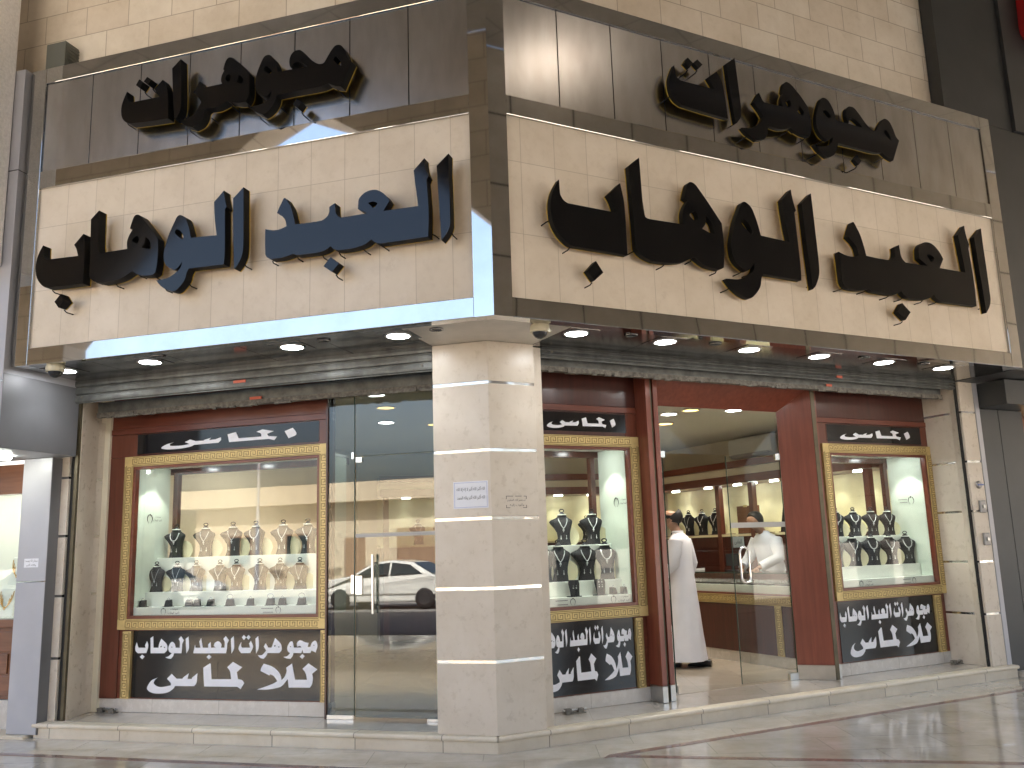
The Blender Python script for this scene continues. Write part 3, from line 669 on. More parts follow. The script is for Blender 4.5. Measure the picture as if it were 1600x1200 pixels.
g = MB(); g.box(-4.722, -4.678, 0.915, 0.928, ZS, Z_SOF); g.build('shutter_guide', BLACK_GAP, bld, FL)
g = MB()
pilaster(FL, -4.98, -4.725, 0.885, 1.6, z1=2.78)
g = MB(); g.box(-4.98, -4.80, 0.80, 1.3, 2.80, 3.02); g.build('stone_block', STONE_WALL, bld, FL, bevel=0.004)
# room shell
def wall_between(a, b, z0, z1, th, mat, name='interior_wall'):
    ax, ay = a; bx, by = b
    d = Vector((bx-ax, by-ay, 0)); n = Vector((-d.y, d.x, 0)).normalized()*th
    g = MB(); g.prism([(ax, ay), (bx, by), (bx+n.x, by+n.y), (ax+n.x, ay+n.y)], z0, z1)
    return g.build(name, mat, bld)
wall_between(plan(FR, 6.85, 7.1), plan(FR, 6.85, 1.35), ZS, 3.6, 0.2, INNER_WALL)
wall_between(plan(FL, -4.66, 1.35), plan(FL, -4.66, 7.1), ZS, 3.6, 0.2, INNER_WALL)
wall_between(plan(FL, -4.66, 7.1), plan(FR, 6.85, 7.1), ZS, 3.6, 0.2, INNER_WALL)
g = MB(); g.prism([plan(FL, -4.66, 1.46), corner_at(1.46), plan(FR, 6.85, 1.46), plan(FR, 6.85, 7.1), plan(FL, -4.66, 7.1)], 3.22, 3.30)
g.build('ceiling', CEILING, bld)
for F, xo in ((FL, -4.7), (FR, 6.6)):
    g = MB(); g.mitre(F, xo, 1.46, 1.52, 3.10, 3.62); g.build('lintel', INNER_WALL, bld, F)

# ------------------------------------------------------------------ sign boards
ZB, ZSB, ZST, ZPB, ZIT, ZOT = 3.356, 3.515, 5.050, 5.219, 6.120, 6.276
def sign_board(F, xo, xi, joints, label):
    t = thing('sign_board', label, 'sign board')
    s = -1 if F is FL else 1
    cw = 0.162*s
    for z0, z1, mat in ((ZB, ZSB, MIRROR if F is FL else MIRROR_WAVY), (ZST, ZPB, MIRROR), (ZIT, ZOT, MIRROR)):
        g = MB(); g.box(cw, xi, 0.0, 0.12, z0, z1); g.build('steel_rail', mat, t, F, bevel=0.004)
    g = MB(); g.box(xi, xo, 0.0, 0.12, ZB, ZOT); g.build('steel_stile', MIRROR, t, F, bevel=0.004)
    g = MB(); g.mitre(F, cw, 0.0, 0.12, ZB, ZOT); g.build('steel_stile', MIRROR, t, F)
    g = MB(); g.mitre(F, xo-0.01*s, 0.125, 0.60, ZB+0.10, ZOT-0.01); g.build('casing', DARK_CLAD, t, F)
    g = MB(); g.box(cw, xi, 0.028, 0.10, ZSB, ZST); g.build('stone_panel', STONE_FASCIA, t, F)
    js = [cw] + [j*s for j in joints] + [xi]
    for a, b in zip(js[:-1], js[1:]):
        g = MB(); g.box(a+0.004*s, b-0.004*s, 0.016, 0.10, ZPB+0.003, ZIT-0.003); g.build('brushed_panel', BRUSHED, t, F, bevel=0.002)
    return t
sign_board(FL, -4.611, -4.439, [0.69, 1.23, 1.76, 2.30, 2.83, 3.36, 3.90], 'sign board over the single window and narrow glass door, steel framed stone and brushed panels')
sign_board(FR, 6.412, 6.239, [0.68, 1.23, 1.78, 2.33, 2.88, 3.43, 3.99, 4.55, 5.12, 5.69], 'longer sign board over the open doorway and two windows, steel framed stone and brushed panels')

def lettering(F, shapes, aff, y0, y1, label, group):
    ax, bx, az, bz = aff
    pts = [(ax*p[0]+bx, az*p[1]+bz) for s in shapes for lp in s for p in lp]
    cx = sum(p[0] for p in pts)/len(pts); cz = min(p[1] for p in pts)
    t = thing('sign_lettering', label, 'sign letters', F, (cx, 0, cz), group=group)
    for sh in shapes:
        loops = []
        for lp in sh:
            q = smooth_loop([(ax*p[0]+bx-cx, az*p[1]+bz-cz)+tuple(p[2:]) for p in lp], 5)
            loops.append(q)
        g = MB(); g.plate(loops, y0, y1-0.012, 0, 1, 1)
        g.plate(loops, y1-0.0115, y1, 2)
        # stand-off pins
        o = loops[0]; k = max(2, len(o)//18)
        mx = sum(p[0] for p in o)/len(o); mz = sum(p[1] for p in o)/len(o)
        for j in range(k):
            px, pz = o[(j*len(o))//k]
            if pz > mz-0.02: continue
            dx, dz = mx-px, mz-pz; l = math.hypot(dx, dz) or 1
            px -= dx/l*0.006; pz -= dz/l*0.006
            g.tube([(px, y1-0.03, pz), (px-dx/l*0.014, y1+0.0, pz-dz/l*0.014), (px-dx/l*0.014, y1+0.085, pz-dz/l*0.014)], 0.0055, 5, 1)
        g.build('letter', [BLACK_FACE, BLACK_SIDE, YELLOW_BACK], t)
    return t
ID = (1, 0, 1, 0)
lettering(FL, UPPER, ID, -0.15, -0.050, 'smaller black word on the brushed steel above the single window side', 'raised black letters of the shop name')
lettering(FL, LOWER, ID, -0.15, -0.050, 'bluish black two word name on the stone above the narrow glass door and window', 'raised black letters of the shop name')
lettering(FR, UPPER, AFF_UPPER, -0.105, -0.050, 'smaller black word on the brushed steel above the open doorway', 'raised black letters of the shop name')
lettering(FR, LOWER, AFF_LOWER, -0.118, -0.050, 'largest black two word name on the stone above the open doorway', 'raised black letters of the shop name')

# ------------------------------------------------------------------ soffit lamps, sensors, cameras
def ring(mb, r0, r1, z0, z1, n=28, mi=0, cx=0, cy=0):
    vs = []
    for i in range(n):
        a = 2*pi*i/n
        for r, z in ((r0, z0), (r1, z0), (r1, z1), (r0, z1)):
            vs.append((cx+r*cos(a), cy+r*sin(a), z))
    fs = []
    for i in range(n):
        j = (i+1) % n
        for k in range(4):
            l = (k+1) % 4
            fs.append((i*4+k, i*4+l, j*4+l, j*4+k))
    mb.add(vs, fs, mi, True)
def downlight(F, x, d, label, spot=4.0):
    t = thing('downlight', label, 'ceiling light', F, (x, d, Z_SOF+0.006), group='round downlights in the soffit')
    g = MB()
    g.box(-0.15, 0.15, -0.15, 0.15, -0.004, -0.0005); g.build('trim', SOFFIT, t)
    g = MB(); ring(g, 0.094, 0.112, -0.010, -0.0045); g.build('bezel', SATIN, t)
    g = MB(); g.lathe([(0.094, -0.0085), (0.094, -0.0045)], n=28, smooth=False); g.build('lens', LED_WHITE, t)
    ld = bpy.data.lights.new('downlight_lamp', 'SPOT'); ld.energy = spot; ld.spot_size = radians(105); ld.spot_blend = 0.25
    ld.color = (0.93, 0.97, 1.0); ld.shadow_soft_size = 0.06
    lo = bpy.data.objects.new('downlight_lamp', ld); COL.objects.link(lo); lo.parent = t; lo.location = (0, 0, -0.014)
for i, x in enumerate((-0.94, -1.93, -3.38, -4.32)):
    downlight(FL, x, 0.33, ['lit white downlight nearest the corner pillar above the narrow glass door', 'lit white downlight above the edge between glass door and single window', 'lit white downlight above the single display window', 'lit white downlight beside the dome camera at the grey cladding'][i], (1.5, 4, 4, 2)[i])
for i, x in enumerate((0.92, 1.84, 2.81, 3.70, 4.61, 5.52)):
    downlight(FR, x, 0.31, ['lit white downlight beside the dome camera at the corner pillar', 'lit white downlight above the diamond window next to the pillar', 'lit white downlight above the open doorway, nearer the corner pillar', 'lit white downlight above the doorway, nearer its splayed red jamb', 'lit white downlight above the splayed red jamb of the doorway', 'lit white downlight nearest the charcoal cladding of the neighbouring shop'][i], (1.5, 4, 4, 4, 4, 4)[i])
def sensor(F, x, d, label):
    t = thing('recessed_spot', label, 'spotlight', F, (x, d, Z_SOF+0.006), group='small dark recessed spots in the soffit')
    g = MB(); ring(g, 0.042, 0.058, -0.012, -0.0005, 20); g.build('bezel', SOFFIT, t)
    g = MB(); g.lathe([(0.042, -0.006), (0.042, -0.0008)], n=20, smooth=False); g.build('lens', BLACK_GAP, t)
for x, d, l in ((-3.16, 0.17, 'small dark unlit spot between the lit lamps above the single window'), (-1.58, 0.24, 'small dark unlit spot above the narrow glass door'), (-0.57, 0.25, 'small dark unlit spot where the dark soffit meets the pale one')):
    sensor(FL, x, d, l)
for x, d, l in ((1.40, 0.2, 'small dark unlit spot above the window next to the pillar'), (2.33, 0.22, 'small dark unlit spot above the post of the open doorway'), (4.20, 0.2, 'small dark unlit spot above the splayed red jamb'), (5.10, 0.22, 'small dark unlit spot above the farther diamond window')):
    sensor(FR, x, d, l)
def dome_camera(F, x, d, label):
    t = thing('dome_camera', label, 'security camera', F, (x, d, Z_SOF+0.006), group='cream dome cameras under the soffit')
    g = MB(); g.lathe([(0.076, -0.055), (0.08, -0.04), (0.078, -0.012), (0.07, -0.0005)], n=24); g.tube([(0.075, 0, -0.045), (0.10, 0, -0.045)], 0.012); g.build('housing', PLASTIC_CREAM, t)
    g = MB(); prof = [(0.004, -0.118)] + [(0.062*sin(a), -0.056-0.062*cos(a)) for a in (0.35, 0.7, 1.05, 1.4, 1.57)]
    g.lathe(prof, n=24); g.build('dome', SMOKE, t)
    g = MB(); ring(g, 0.063, 0.078, -0.066, -0.0555, 24); g.build('dome_ring', PLASTIC_CREAM, t)
dome_camera(FL, -4.21, 0.10, 'cream dome camera under the soffit by the grey cladding')
dome_camera(FR, 0.49, 0.17, 'cream dome camera under the pale soffit at the corner pillar')

# ------------------------------------------------------------------ roller shutters
def shutter(F, xa, xb, label, d0, zb, bar_d, bar_z0, bar_z1, marks):
    t = thing('roller_shutter', label, 'roller shutter', F, ((xa+xb)/2, d0, zb))
    h = (xb-xa)/2
    n = 3
    z = 0.0; sh = (Z_SOF+0.02-zb)/n
    g = MB()
    for i in range(n):          # interlocking slats with a rounded face
        zz = i*sh
        prof = [(0.02, zz+0.003), (0.004, zz+0.012), (0.0, zz+sh*0.4), (0.003, zz+sh-0.012), (0.02, zz+sh-0.003)]
        vs = [(x, y, z_) for x in (-h, h) for y, z_ in prof]
        m = len(prof)
        g.add(vs, [(k, m+k, m+k+1, k+1) for k in range(m-1)], 0, False)
        g.add([(-h, 0.02, zz-0.003), (h, 0.02, zz-0.003), (h, 0.02, zz+0.003), (-h, 0.02, zz+0.003)], [(0, 1, 2, 3)], 0)
    g.box(-h, h, 0.024, 0.05, 0, n*sh)
    g.build('curtain', GALV, t)
    g = MB()
    zz = bar_z0-zb
    g.box(-h+0.03, h-0.03, bar_d-d0, bar_d-d0+0.07, zz, zz+0.045)
    for k in range(46):         # crusted lower edge
        x = -h+0.05+(2*h-0.1)*rng.random(); w = 0.03+0.1*rng.random()
        g.box(x, min(x+w, h-0.03), bar_d-d0-0.004-0.006*rng.random(), bar_d-d0+0.02, zz-0.004-0.014*rng.random(), zz+0.006+0.018*rng.random())
    for x in (-h+0.35, h-0.4):
        g.box(x, x+0.14, bar_d-d0-0.012, bar_d-d0+0.05, zz-0.012, zz+0.03)
    g.build('bottom_bar', RUSTY, t, bevel=0.003)
    g = MB(); g.box(-h+0.03, h-0.03, bar_d-d0+0.02, bar_d-d0+0.06, zz+0.046, bar_z1-zb+0.03); g.build('inner_curtain', GALV, t)
    g = MB(); g.box(-h, h, 0.055, bar_d-d0-0.015, bar_z1-zb+0.03, bar_z1-zb+0.04); g.build('shutter_box', BLACK_GAP, t)
    for x in (-h+0.10, h-0.09):
        g = MB(); g.tube([(x, -0.006, 0.05), (x, 0.004, 0.05)], 0.012, 10); g.build('bolt', RUSTY, t)
    for x, z_, w in marks:
        g = MB(); g.box(x-w/2, x+w/2, -0.0025, 0.012, z_-0.012, z_+0.014); g.build('sticker', STICKER, t)
        g = MB(); g.box(x-w/2, x+w/2, bar_d-d0-0.008, bar_d-d0+0.0, zz+0.045, zz+0.07); g.build('sticker', STICKER, t)
    return t
shutter(FL, -4.64, -0.835, 'rolled up grey metal shutter above the single window and narrow glass door', 0.80, 3.145, 1.08, 3.035, 3.16, [(-0.02, 0.06, 0.13)])
shutter(FR, 0.89, 6.44, 'rolled up grey metal shutter above the open doorway and its two windows', 0.86, 3.27, 1.02, 3.185, 3.29, [(0.9, 0.035, 0.08)])

# ------------------------------------------------------------------ things on the walls
t = thing('wall_siren', 'grey louvred siren box on top of the sign board by the stucco column', 'siren', FL, (-4.44, 0.09, ZOT), 0.0)
g = MB(); g.box(-0.115, 0.115, 0.0, 0.28, 0.0, 0.33); g.build('housing', SIREN_GREY, t, bevel=0.008)
g = MB()
for k in range(9): g.box(0.1155, 0.124, 0.02, 0.26, 0.03+k*0.032, 0.046+k*0.032)
g.build('louvre', SIREN_GREY, t)
g = MB(); g.lathe([(0.05, 0.331), (0.05, 0.35), (0.035, 0.36)], cy=0.07, n=16); g.build('beacon', PLASTIC_CREAM, t)

t = thing('paper_notice', 'white paper notice with two printed lines taped to the corner pillar', 'notice', FL, (-0.50, 0.80, 2.05))
g = MB(); g.box(-0.155, 0.155, -0.003, -0.0008, -0.115, 0.112); g.build('sheet', PAPER, t)
g = MB()
for x0, x1, z0, z1 in ((-0.145, 0.145, 0.100, 0.102), (-0.145, 0.145, -0.105, -0.103), (-0.145, -0.143, -0.103, 0.100), (0.143, 0.145, -0.103, 0.100)): g.box(x0, x1, -0.0038, -0.003, z0, z1)
g.build('border', INK_BLUE, t)
g = MB()
text_into(g, 'الله أكبر الله أكبر لا إله إلا الله', -0.125, 0.125, -0.0042, 0.025, 0.068)
g.build('text_line', INK, t); g = MB()
text_into(g, 'الله أكبر الله أكبر ولله الحمد', -0.12, 0.125, -0.0042, -0.045, -0.002)
g.build('text_line', INK, t)
t = thing('stencil_mark', 'black stencilled two line marking in a broken frame on the corner pillar', 'stencil', FR, (0.555, 0.80, 1.975))
g = MB()
text_into(g, 'أستغفر الله العظيم', -0.085, 0.085, -0.0015, 0.005, 0.035)
g.build('text_line', INK, t)
g = MB()
text_into(g, 'وأتوب إليه', -0.065, 0.07, -0.0015, -0.034, -0.004)
g.build('text_line', INK, t)
g = MB()
for x0, x1, z0, z1 in ((-0.095, -0.03, 0.052, 0.056), (-0.01, 0.05, 0.052, 0.056), (0.07, 0.097, 0.052, 0.056), (-0.097, -0.093, 0.03, 0.056), (0.093, 0.097, 0.03, 0.056), (-0.097, -0.093, -0.045, -0.02), (0.093, 0.097, -0.045, -0.02), (-0.095, -0.06, -0.045, -0.041), (0.06, 0.097, -0.045, -0.041)):
    g.box(x0, x1, -0.0016, -0.0002, z0, z1)
g.build('frame_strokes', INK, t)
t = thing('door_switch', 'round grey key switch, topmost on the far stone pilaster', 'switch', FR, (6.61, 0.845, 2.15), group='fittings on the far pilaster')
g = MB(); g.lathe([(0.045, 0), (0.045, 0.02), (0.035, 0.028)], n=8); o = g.build('body', BLUE_GREY, t); o.rotation_euler = (pi/2, 0, 0)
g = MB(); g.box(-0.045, 0.055, -0.034, -0.028, -0.008, 0.008); g.build('blue_key', plain('blue_tape', (0.08, 0.12, 0.35), 0.4), t)
for z, l in ((1.90, 'square grey switch box across a steel strip on the far pilaster'), (1.53, 'square grey switch box, lowest fitting on the far pilaster')):
    t = thing('switch_box', l, 'switch', FR, (6.62, 0.845, z), group='fittings on the far pilaster')
    g = MB(); g.box(-0.05, 0.05, -0.03, 0.0, -0.07, 0.07); g.build('box', BLUE_GREY, t, bevel=0.008)
    g = MB(); g.lathe([(0.02, 0.03), (0.02, 0.042)], n=12); o = g.build('key_barrel', SATIN, t); o.rotation_euler = (pi/2, 0, 0)

# ------------------------------------------------------------------ display windows
KEY = [((0, 0), (0, 1)), ((0, 1), (0.74, 1)), ((0.74, 1), (0.74, 0.30)), ((0.74, 0.30), (0.36, 0.30)), ((0.36, 0.30), (0.36, 0.66)), ((0, 0), (1, 0))]
def meander(mb, x0, z0, x1, z1, vert, y, flip=False):
    """Greek key lines along a strip"""
    lw = 0.0058
    if vert: ln, wd = z1-z0, x1-x0
    else: ln, wd = x1-x0, z1-z0
    n = max(1, int(round(ln/0.078))); u = ln/n
    m = wd*0.24; hv = wd-2*m
    def put(a, b):
        (a0, a1), (b0, b1) = a, b
        lo0, hi0 = min(a0, b0)-lw/2, max(a0, b0)+lw/2
        lo1, hi1 = min(a1, b1)-lw/2, max(a1, b1)+lw/2
        if vert: mb.box(x0+lo1, x0+hi1, y-0.0016, y+0.001, z0+lo0, z0+hi0)
        else: mb.box(x0+lo0, x0+hi0, y-0.0016, y+0.001, z0+lo1, z0+hi1)
    for k in range(n):
        for (a, b) in KEY:
            pa = (k*u+a[0]*u*0.92+u*0.06, m+(1-a[1] if flip else a[1])*hv); pb = (k*u+b[0]*u*0.92+u*0.06, m+(1-b[1] if flip else b[1])*hv)
            put(pa, pb)
    for v in (0.09, 0.91):
        put((0.01, wd*v), (ln-0.01, wd*v))

def display_window(F, gx0, gx1, xl, xr, label, strips, zhead=3.36, back_posts=(), dy=0.0):
    cx = (gx0+gx1)/2; y0 = 1.35+dy
    t = thing('display_window', label, 'shop window', F, (cx, y0, ZS))
    a, b = gx0-cx, gx1-cx
    z = lambda v: v-ZS
    G0, G1, gw = 0.92, 2.645, 0.102
    def part(name, mat, boxes, parent=t, bev=0.002):
        g = MB()
        for q in boxes: g.box(*q)
        return g.build(name, mat, parent, bevel=bev)
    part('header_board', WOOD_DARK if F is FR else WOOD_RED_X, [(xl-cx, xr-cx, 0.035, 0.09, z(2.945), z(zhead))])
    part('header_rail', WOOD_RED_X, [(xl-cx, xr-cx, 0.022, 0.09, z(2.885), z(2.942))])
    part('stile', WOOD_RED, [(xl-cx, a+0.12, 0.03, 0.088, z(2.645), z(2.883))])
    part('stile', WOOD_RED, [(b-0.13, xr-cx, 0.03, 0.088, z(2.645), z(2.883))])
    part('name_backing', WOOD_DARK, [(a+0.122, b-0.132, 0.036, 0.086, z(2.65), z(2.881))])
    if a-(xl-cx) > 0.02: part('side_board', WOOD_RED, [(xl-cx, a-0.002, 0.03, 0.09, z(0.26), z(2.643))])
    if (xr-cx)-b > 0.02: part('side_board', WOOD_RED, [(b+0.002, xr-cx, 0.03, 0.09, z(0.26), z(2.643))])
    gf = part('gold_frame', GOLD, [(a, b, 0.0, 0.06, z(G1-gw), z(G1)), (a, b, 0.0, 0.06, z(G0), z(G0+gw)), (a, a+gw, 0.0, 0.06, z(G0+gw+0.0005), z(G1-gw-0.0005)), (b-gw, b, 0.0, 0.06, z(G0+gw+0.0005), z(G1-gw-0.0005))])
    g = MB()
    meander(g, a+gw*0.9, z(G1-gw), b-gw*0.9, z(G1), False, 0.0); meander(g, a+gw*0.9, z(G0), b-gw*0.9, z(G0+gw), False, 0.0, True)
    meander(g, a, z(G0+gw*0.9), a+gw, z(G1-gw*0.9), True, 0.0); meander(g, b-gw, z(G0+gw*0.9), b, z(G1-gw*0.9), True, 0.0, True)
    g.build('key_pattern', GOLD_DARK, gf)
    bw = 0.03; i0, i1, k0, k1 = a+gw, b-gw, z(G0+gw), z(G1-gw)
    part('bead', WOOD_RED_X, [(i0, i1, 0.012, 0.07, k1-bw, k1), (i0, i1, 0.012, 0.07, k0, k0+bw), (i0, i0+bw, 0.012, 0.07, k0+bw, k1-bw), (i1-bw, i1, 0.012, 0.07, k0+bw, k1-bw)])
    i0 += bw; i1 -= bw; k0 += bw; k1 -= bw
    part('glass', GLASS if F is FL else GLASS_FAR, [(i0-0.004, i1+0.004, 0.052, 0.058, k0-0.004, k1+0.004)], bev=0)
    # the lit box behind the glass
    part('side_panel', MINT, [(i0-0.03, i0-0.001, 0.075, 0.56, k0-0.02, k1+0.04)], bev=0)
    part('side_panel', MINT, [(i1+0.001, i1+0.03, 0.075, 0.56, k0-0.02, k1+0.04)], bev=0)
    part('box_ceiling', PLASTIC_WHITE, [(i0-0.03, i1+0.03, 0.075, 0.56, k1+0.045, k1+0.07)], bev=0)
    part('sill_strip', DISPLAY_WHITE, [(i0, i1, 0.066, 0.085, k0, z(1.13))])
    for zt, d0, d1 in ((1.128, 0.087, 0.26), (1.268, 0.225, 0.42), (1.61, 0.385, 0.60)):
        part('display_step', DISPLAY_WHITE, [(i0, i1, d0+0.004 if zt > 1.13 else d0, d1, k0-0.02, z(zt))], bev=0.004)
    for x in back_posts:
        part('back_post', WOOD_DARK, [(x-cx-0.03, x-cx+0.03, 0.565, 0.625, z(1.05), k1+0.07)])
    part('back_rail', WOOD_DARK, [(i0-0.03, i1+0.03, 0.565, 0.625, k1-0.02, k1+0.045)])
    # lamps in the box ceiling
    n = 2 if b-a < 1.6 else 3
    for k in range(n):
        x = i0+(i1-i0)*(k+0.5)/n
        g = MB(); g.lathe([(0.05, k1+0.036), (0.05, k1+0.044)], x, 0.30, 18, smooth=False); g.build('case_lamp', LED_WHITE, t)
    for x, sgn in ((i0+0.22, 1), (i1-0.22, -1), ((i0+i1)/2, 0)):
        ld = bpy.data.lights.new('case_spot', 'SPOT'); ld.energy = 3.0; ld.spot_size = radians(86); ld.spot_blend = 0.2
        ld.color = (0.95, 1.0, 0.90); ld.shadow_soft_size = 0.025
        lo = bpy.data.objects.new('case_spot', ld); COL.objects.link(lo); lo.parent = t; lo.location = (x, 0.26, k1+0.03)
    # below: board, gold key strips, stone base
    part('lower_board', WOOD_RED_X, [(xl-cx, xr-cx, 0.045, 0.10, z(0.262), z(0.918))])
    for sa, sb in strips:
        s_ = part('gold_strip', GOLD, [(sa-cx, sb-cx, 0.006, 0.044, z(0.265), z(0.905))])
        g = MB(); meander(g, sa-cx, z(0.275), sb-cx, z(0.895), True, 0.006, True); g.build('key_pattern', GOLD_DARK, s_)
    part('base', BASE_WHITE, [(xl-cx, xr-cx, 0.04, 0.12, 0.0, z(0.26))])
    return t
display_window(FL, -4.46, -2.12, -4.735, -2.10, 'large single display window with gold key frame beside the narrow glass door', ((-4.395, -4.295), (-2.20, -2.105)), back_posts=(-4.26, -2.3))
display_window(FR, 0.90, 2.23, 0.886, 2.235, 'narrow display window between the corner pillar and the open doorway', ((2.085, 2.165),), back_posts=(2.03,))
display_window(FR, 4.70, 6.50, 4.60, 6.59, 'display window beyond the splayed red jamb, near the charcoal cladding', ((6.275, 6.375),), back_posts=(4.9, 6.33), dy=-0.03)

def panel_sign(F, x0, x1, z0, z1, shapes, y, label, group, name, split=None, tx0=None, tx1=None):
    t = thing(name, label, 'sign', F, ((x0+x1)/2, y, z0), group=group)
    w = x1-x0; h = z1-z0
    g = MB(); g.box(-w/2, w/2, -0.006, 0.0, 0, h); g.build('panel', SIGN_BLACK, t)
    tx0 = x0 if tx0 is None else tx0; tx1 = x1 if tx1 is None else tx1
    g = MB()
    for sh in shapes:
        loops = [smooth_loop([((tx0+p[0]*(tx1-tx0))-(x0+x1)/2, p[1]*h)+tuple(p[2:]) for p in lp], 4) for lp in sh]
        g.plate(loops, -0.0085, -0.0062)
    g.build('lettering', SIGN_WHITE, t)
    if split is not None:
        g = MB(); g.box(split-0.0015, split+0.0015, -0.0068, -0.0055, 0.0, h*0.55); g.build('panel_joint', BLACK_GAP, t)
    return t
GN, GS = 'black name panels over the windows', 'black two line panels under the windows'
panel_sign(FL, -4.335, -2.24, 2.672, 2.872, NAME, 1.386, 'long black strip with one white word above the single display window', GN, 'name_panel')
panel_sign(FR, 1.02, 2.112, 2.688, 2.87, NAME, 1.386, 'black strip with one white word above the window next to the pillar', GN, 'name_panel', tx0=1.06, tx1=2.11)
panel_sign(FR, 4.80, 6.365, 2.672, 2.868, NAME, 1.356, 'black strip with one white word above the window beyond the doorway', GN, 'name_panel')
panel_sign(FL, -4.287, -2.207, 0.272, 0.908, VINYL, 1.393, 'widest black panel with two white lines under the single display window', GS, 'lower_sign', split=-0.06)
panel_sign(FR, 1.0, 2.078, 0.272, 0.912, VINYL, 1.393, 'black panel with two white lines cut off by the corner pillar', GS, 'lower_sign', tx0=1.008, tx1=2.06)
panel_sign(FR, 4.735, 6.262, 0.272, 0.908, VINYL, 1.363, 'black panel with two white lines under the window beyond the doorway', GS, 'lower_sign', tx0=4.73, tx1=6.22)
# ring emblems with small lettering on the glass sills and side panels
def emblem(mb, x, z, s, y):
    for sg in (-1, 1):
        pts = []
        for k in range(9):
            a = k/8
            px = sg*(0.10+0.36*sin(pi*(0.12+0.80*a)))*s; pz = (0.42-1.0*a)*s
            pts.append((x+px, y, z+pz))
        mb.tube(pts, [0.055*s*(1-0.75*k/8) for k in range(9)], 5)
    d = 0.16*s; zt = z+0.42*s
    mb.add([(x, y-0.001, zt-d), (x+d, y-0.001, zt+d*0.3), (x+d*0.6, y-0.001, zt+d*0.8), (x-d*0.6, y-0.001, zt+d*0.8), (x-d, y-0.001, zt+d*0.3)], [(0, 1, 2, 3, 4)])
def logo(F, x, z, y, label, text_side, english=False, side_x=None):
    """side_x: on a box side panel that runs in depth; else on the sill strip"""
    t = thing('emblem_decal', label, 'logo', F, (x, y, z), rz=0 if side_x is None else (pi/2 if side_x > 0 else -pi/2), group='ring emblem decals in the windows')
    g = MB(); emblem(g, 0, 0, 0.058 if side_x is None else 0.085, -0.0015); g.build('ring_mark', INK, t)
    g = MB()
    x0 = 0.055 if text_side > 0 else -0.055-0.13
    if english:
        for zz, w in ((0.010, 1.0), (-0.026, 0.85)):
            if zz < 0: g.build('text_line', plain('grey_ink', (0.25, 0.25, 0.24), 0.6), t); g = MB()
            g.box(x0+0.13*(1-w)*(1 if text_side < 0 else 0), x0+0.13*(w if text_side > 0 else 1), -0.0012, -0.0002, zz, zz+0.007)
    else:
        text_into(g, 'مجوهرات', x0+0.03, x0+0.115, -0.0015, 0.006, 0.03)
        g.build('text_line', INK, t); g = MB()
        text_into(g, 'العبد الوهاب', x0, x0+0.13, -0.0015, -0.032, -0.006)
    g.build('text_line', plain('grey_ink', (0.25, 0.25, 0.24), 0.6) if english else INK, t)
    return t
logo(FL, -3.97, 1.092, 1.414, 'ring emblem with two word lettering on the sill of the single window', 1)
logo(FL, -2.68, 1.092, 1.414, 'ring emblem with faint grey lines on the sill of the single window', -1, True)
logo(FR, 1.43, 1.092, 1.414, 'ring emblem with faint grey lines in the window next to the pillar', -1, True)
logo(FR, 1.88, 1.092, 1.414, 'ring emblem with lettering on the sill next to the pillar', 1)
logo(FR, 5.16, 1.088, 1.384, 'ring emblem with lettering on the sill beyond the doorway', 1)
logo(FR, 6.02, 1.088, 1.384, 'ring emblem with faint grey lines on the sill beyond the doorway', -1, True)
logo(FL, -4.325, 2.02, 1.60, 'ring emblem on the lit side panel of the single window', 1, side_x=1)
logo(FR, 2.094, 2.02, 1.60, 'ring emblem on the lit side panel next to the pillar', 1, side_x=-1)
logo(FR, 6.364, 2.02, 1.58, 'ring emblem on the lit side panel beyond the doorway', -1, True, side_x=-1)

# ------------------------------------------------------------------ glass doors
t = thing('glass_screen', 'fixed glass sidelight and transom round the narrow glass door', 'glass screen', FL, (-1.48, 1.32, ZS))
g = MB(); g.box(-0.625, -0.357, -0.005, 0.005, 0.035, 3.2); g.build('sidelight', GLASS_DOOR, t)
g = MB(); g.box(-0.343, 0.64, -0.005, 0.005, 2.365, 3.2); g.build('transom', GLASS_DOOR, t)
g = MB(); g.box(-0.356, -0.350, -0.007, 0.007, 0.03, 3.2); g.build('glass_edge', GLASS_EDGE, t)
g = MB(); g.box(-0.343, 0.64, -0.006, 0.006, 2.358, 2.364); g.build('glass_edge', GLASS_EDGE, t)
g = MB(); g.box(-0.635, -0.357, -0.012, 0.012, 0.0, 0.034); g.build('bottom_channel', SATIN, t)
g = MB(); g.box(-0.645, -0.627, -0.02, 0.06, 0.0, 3.2); g.build('edge_trim', WOOD_DARK, t)
for z0 in (2.335, 1.10):
    g = MB(); g.box(-0.385, -0.352, -0.014, 0.014, z0, z0+(0.07 if z0 > 2 else 0.17)); g.build('patch_fitting', CHROME, t, bevel=0.003)
t = thing('glass_door', 'closed narrow glass door with upright bar handle beside the corner pillar', 'door', FL, (-1.825, 1.32, ZS))
g = MB(); g.box(0.005, 0.98, -0.005, 0.005, 0.02, 2.355); g.build('leaf', GLASS_DOOR, t)
g = MB(); g.box(0.005, 0.98, -0.0065, -0.0052, 1.605, 1.64); g.build('frosted_strip', FROST, t)
for d in (-0.055, 0.055):
    g = MB(); g.tube([(0.20, d, 0.92), (0.20, d, 1.45)], 0.014, 12)
    for zz in (1.0, 1.37): g.tube([(0.20, d, zz), (0.20, 0.006 if d > 0 else -0.006, zz)], 0.008, 8)
    g.build('handle', CHROME, t)
for z0, z1 in ((2.30, 2.355), (1.09, 1.26)):
    g = MB(); g.box(0.006, 0.075, -0.014, 0.014, z0, z1); g.build('patch_fitting', CHROME, t, bevel=0.003)
g = MB(); g.box(0.70, 0.98, -0.018, 0.018, 0.0, 0.02); g.build('floor_spring', SATIN, t)

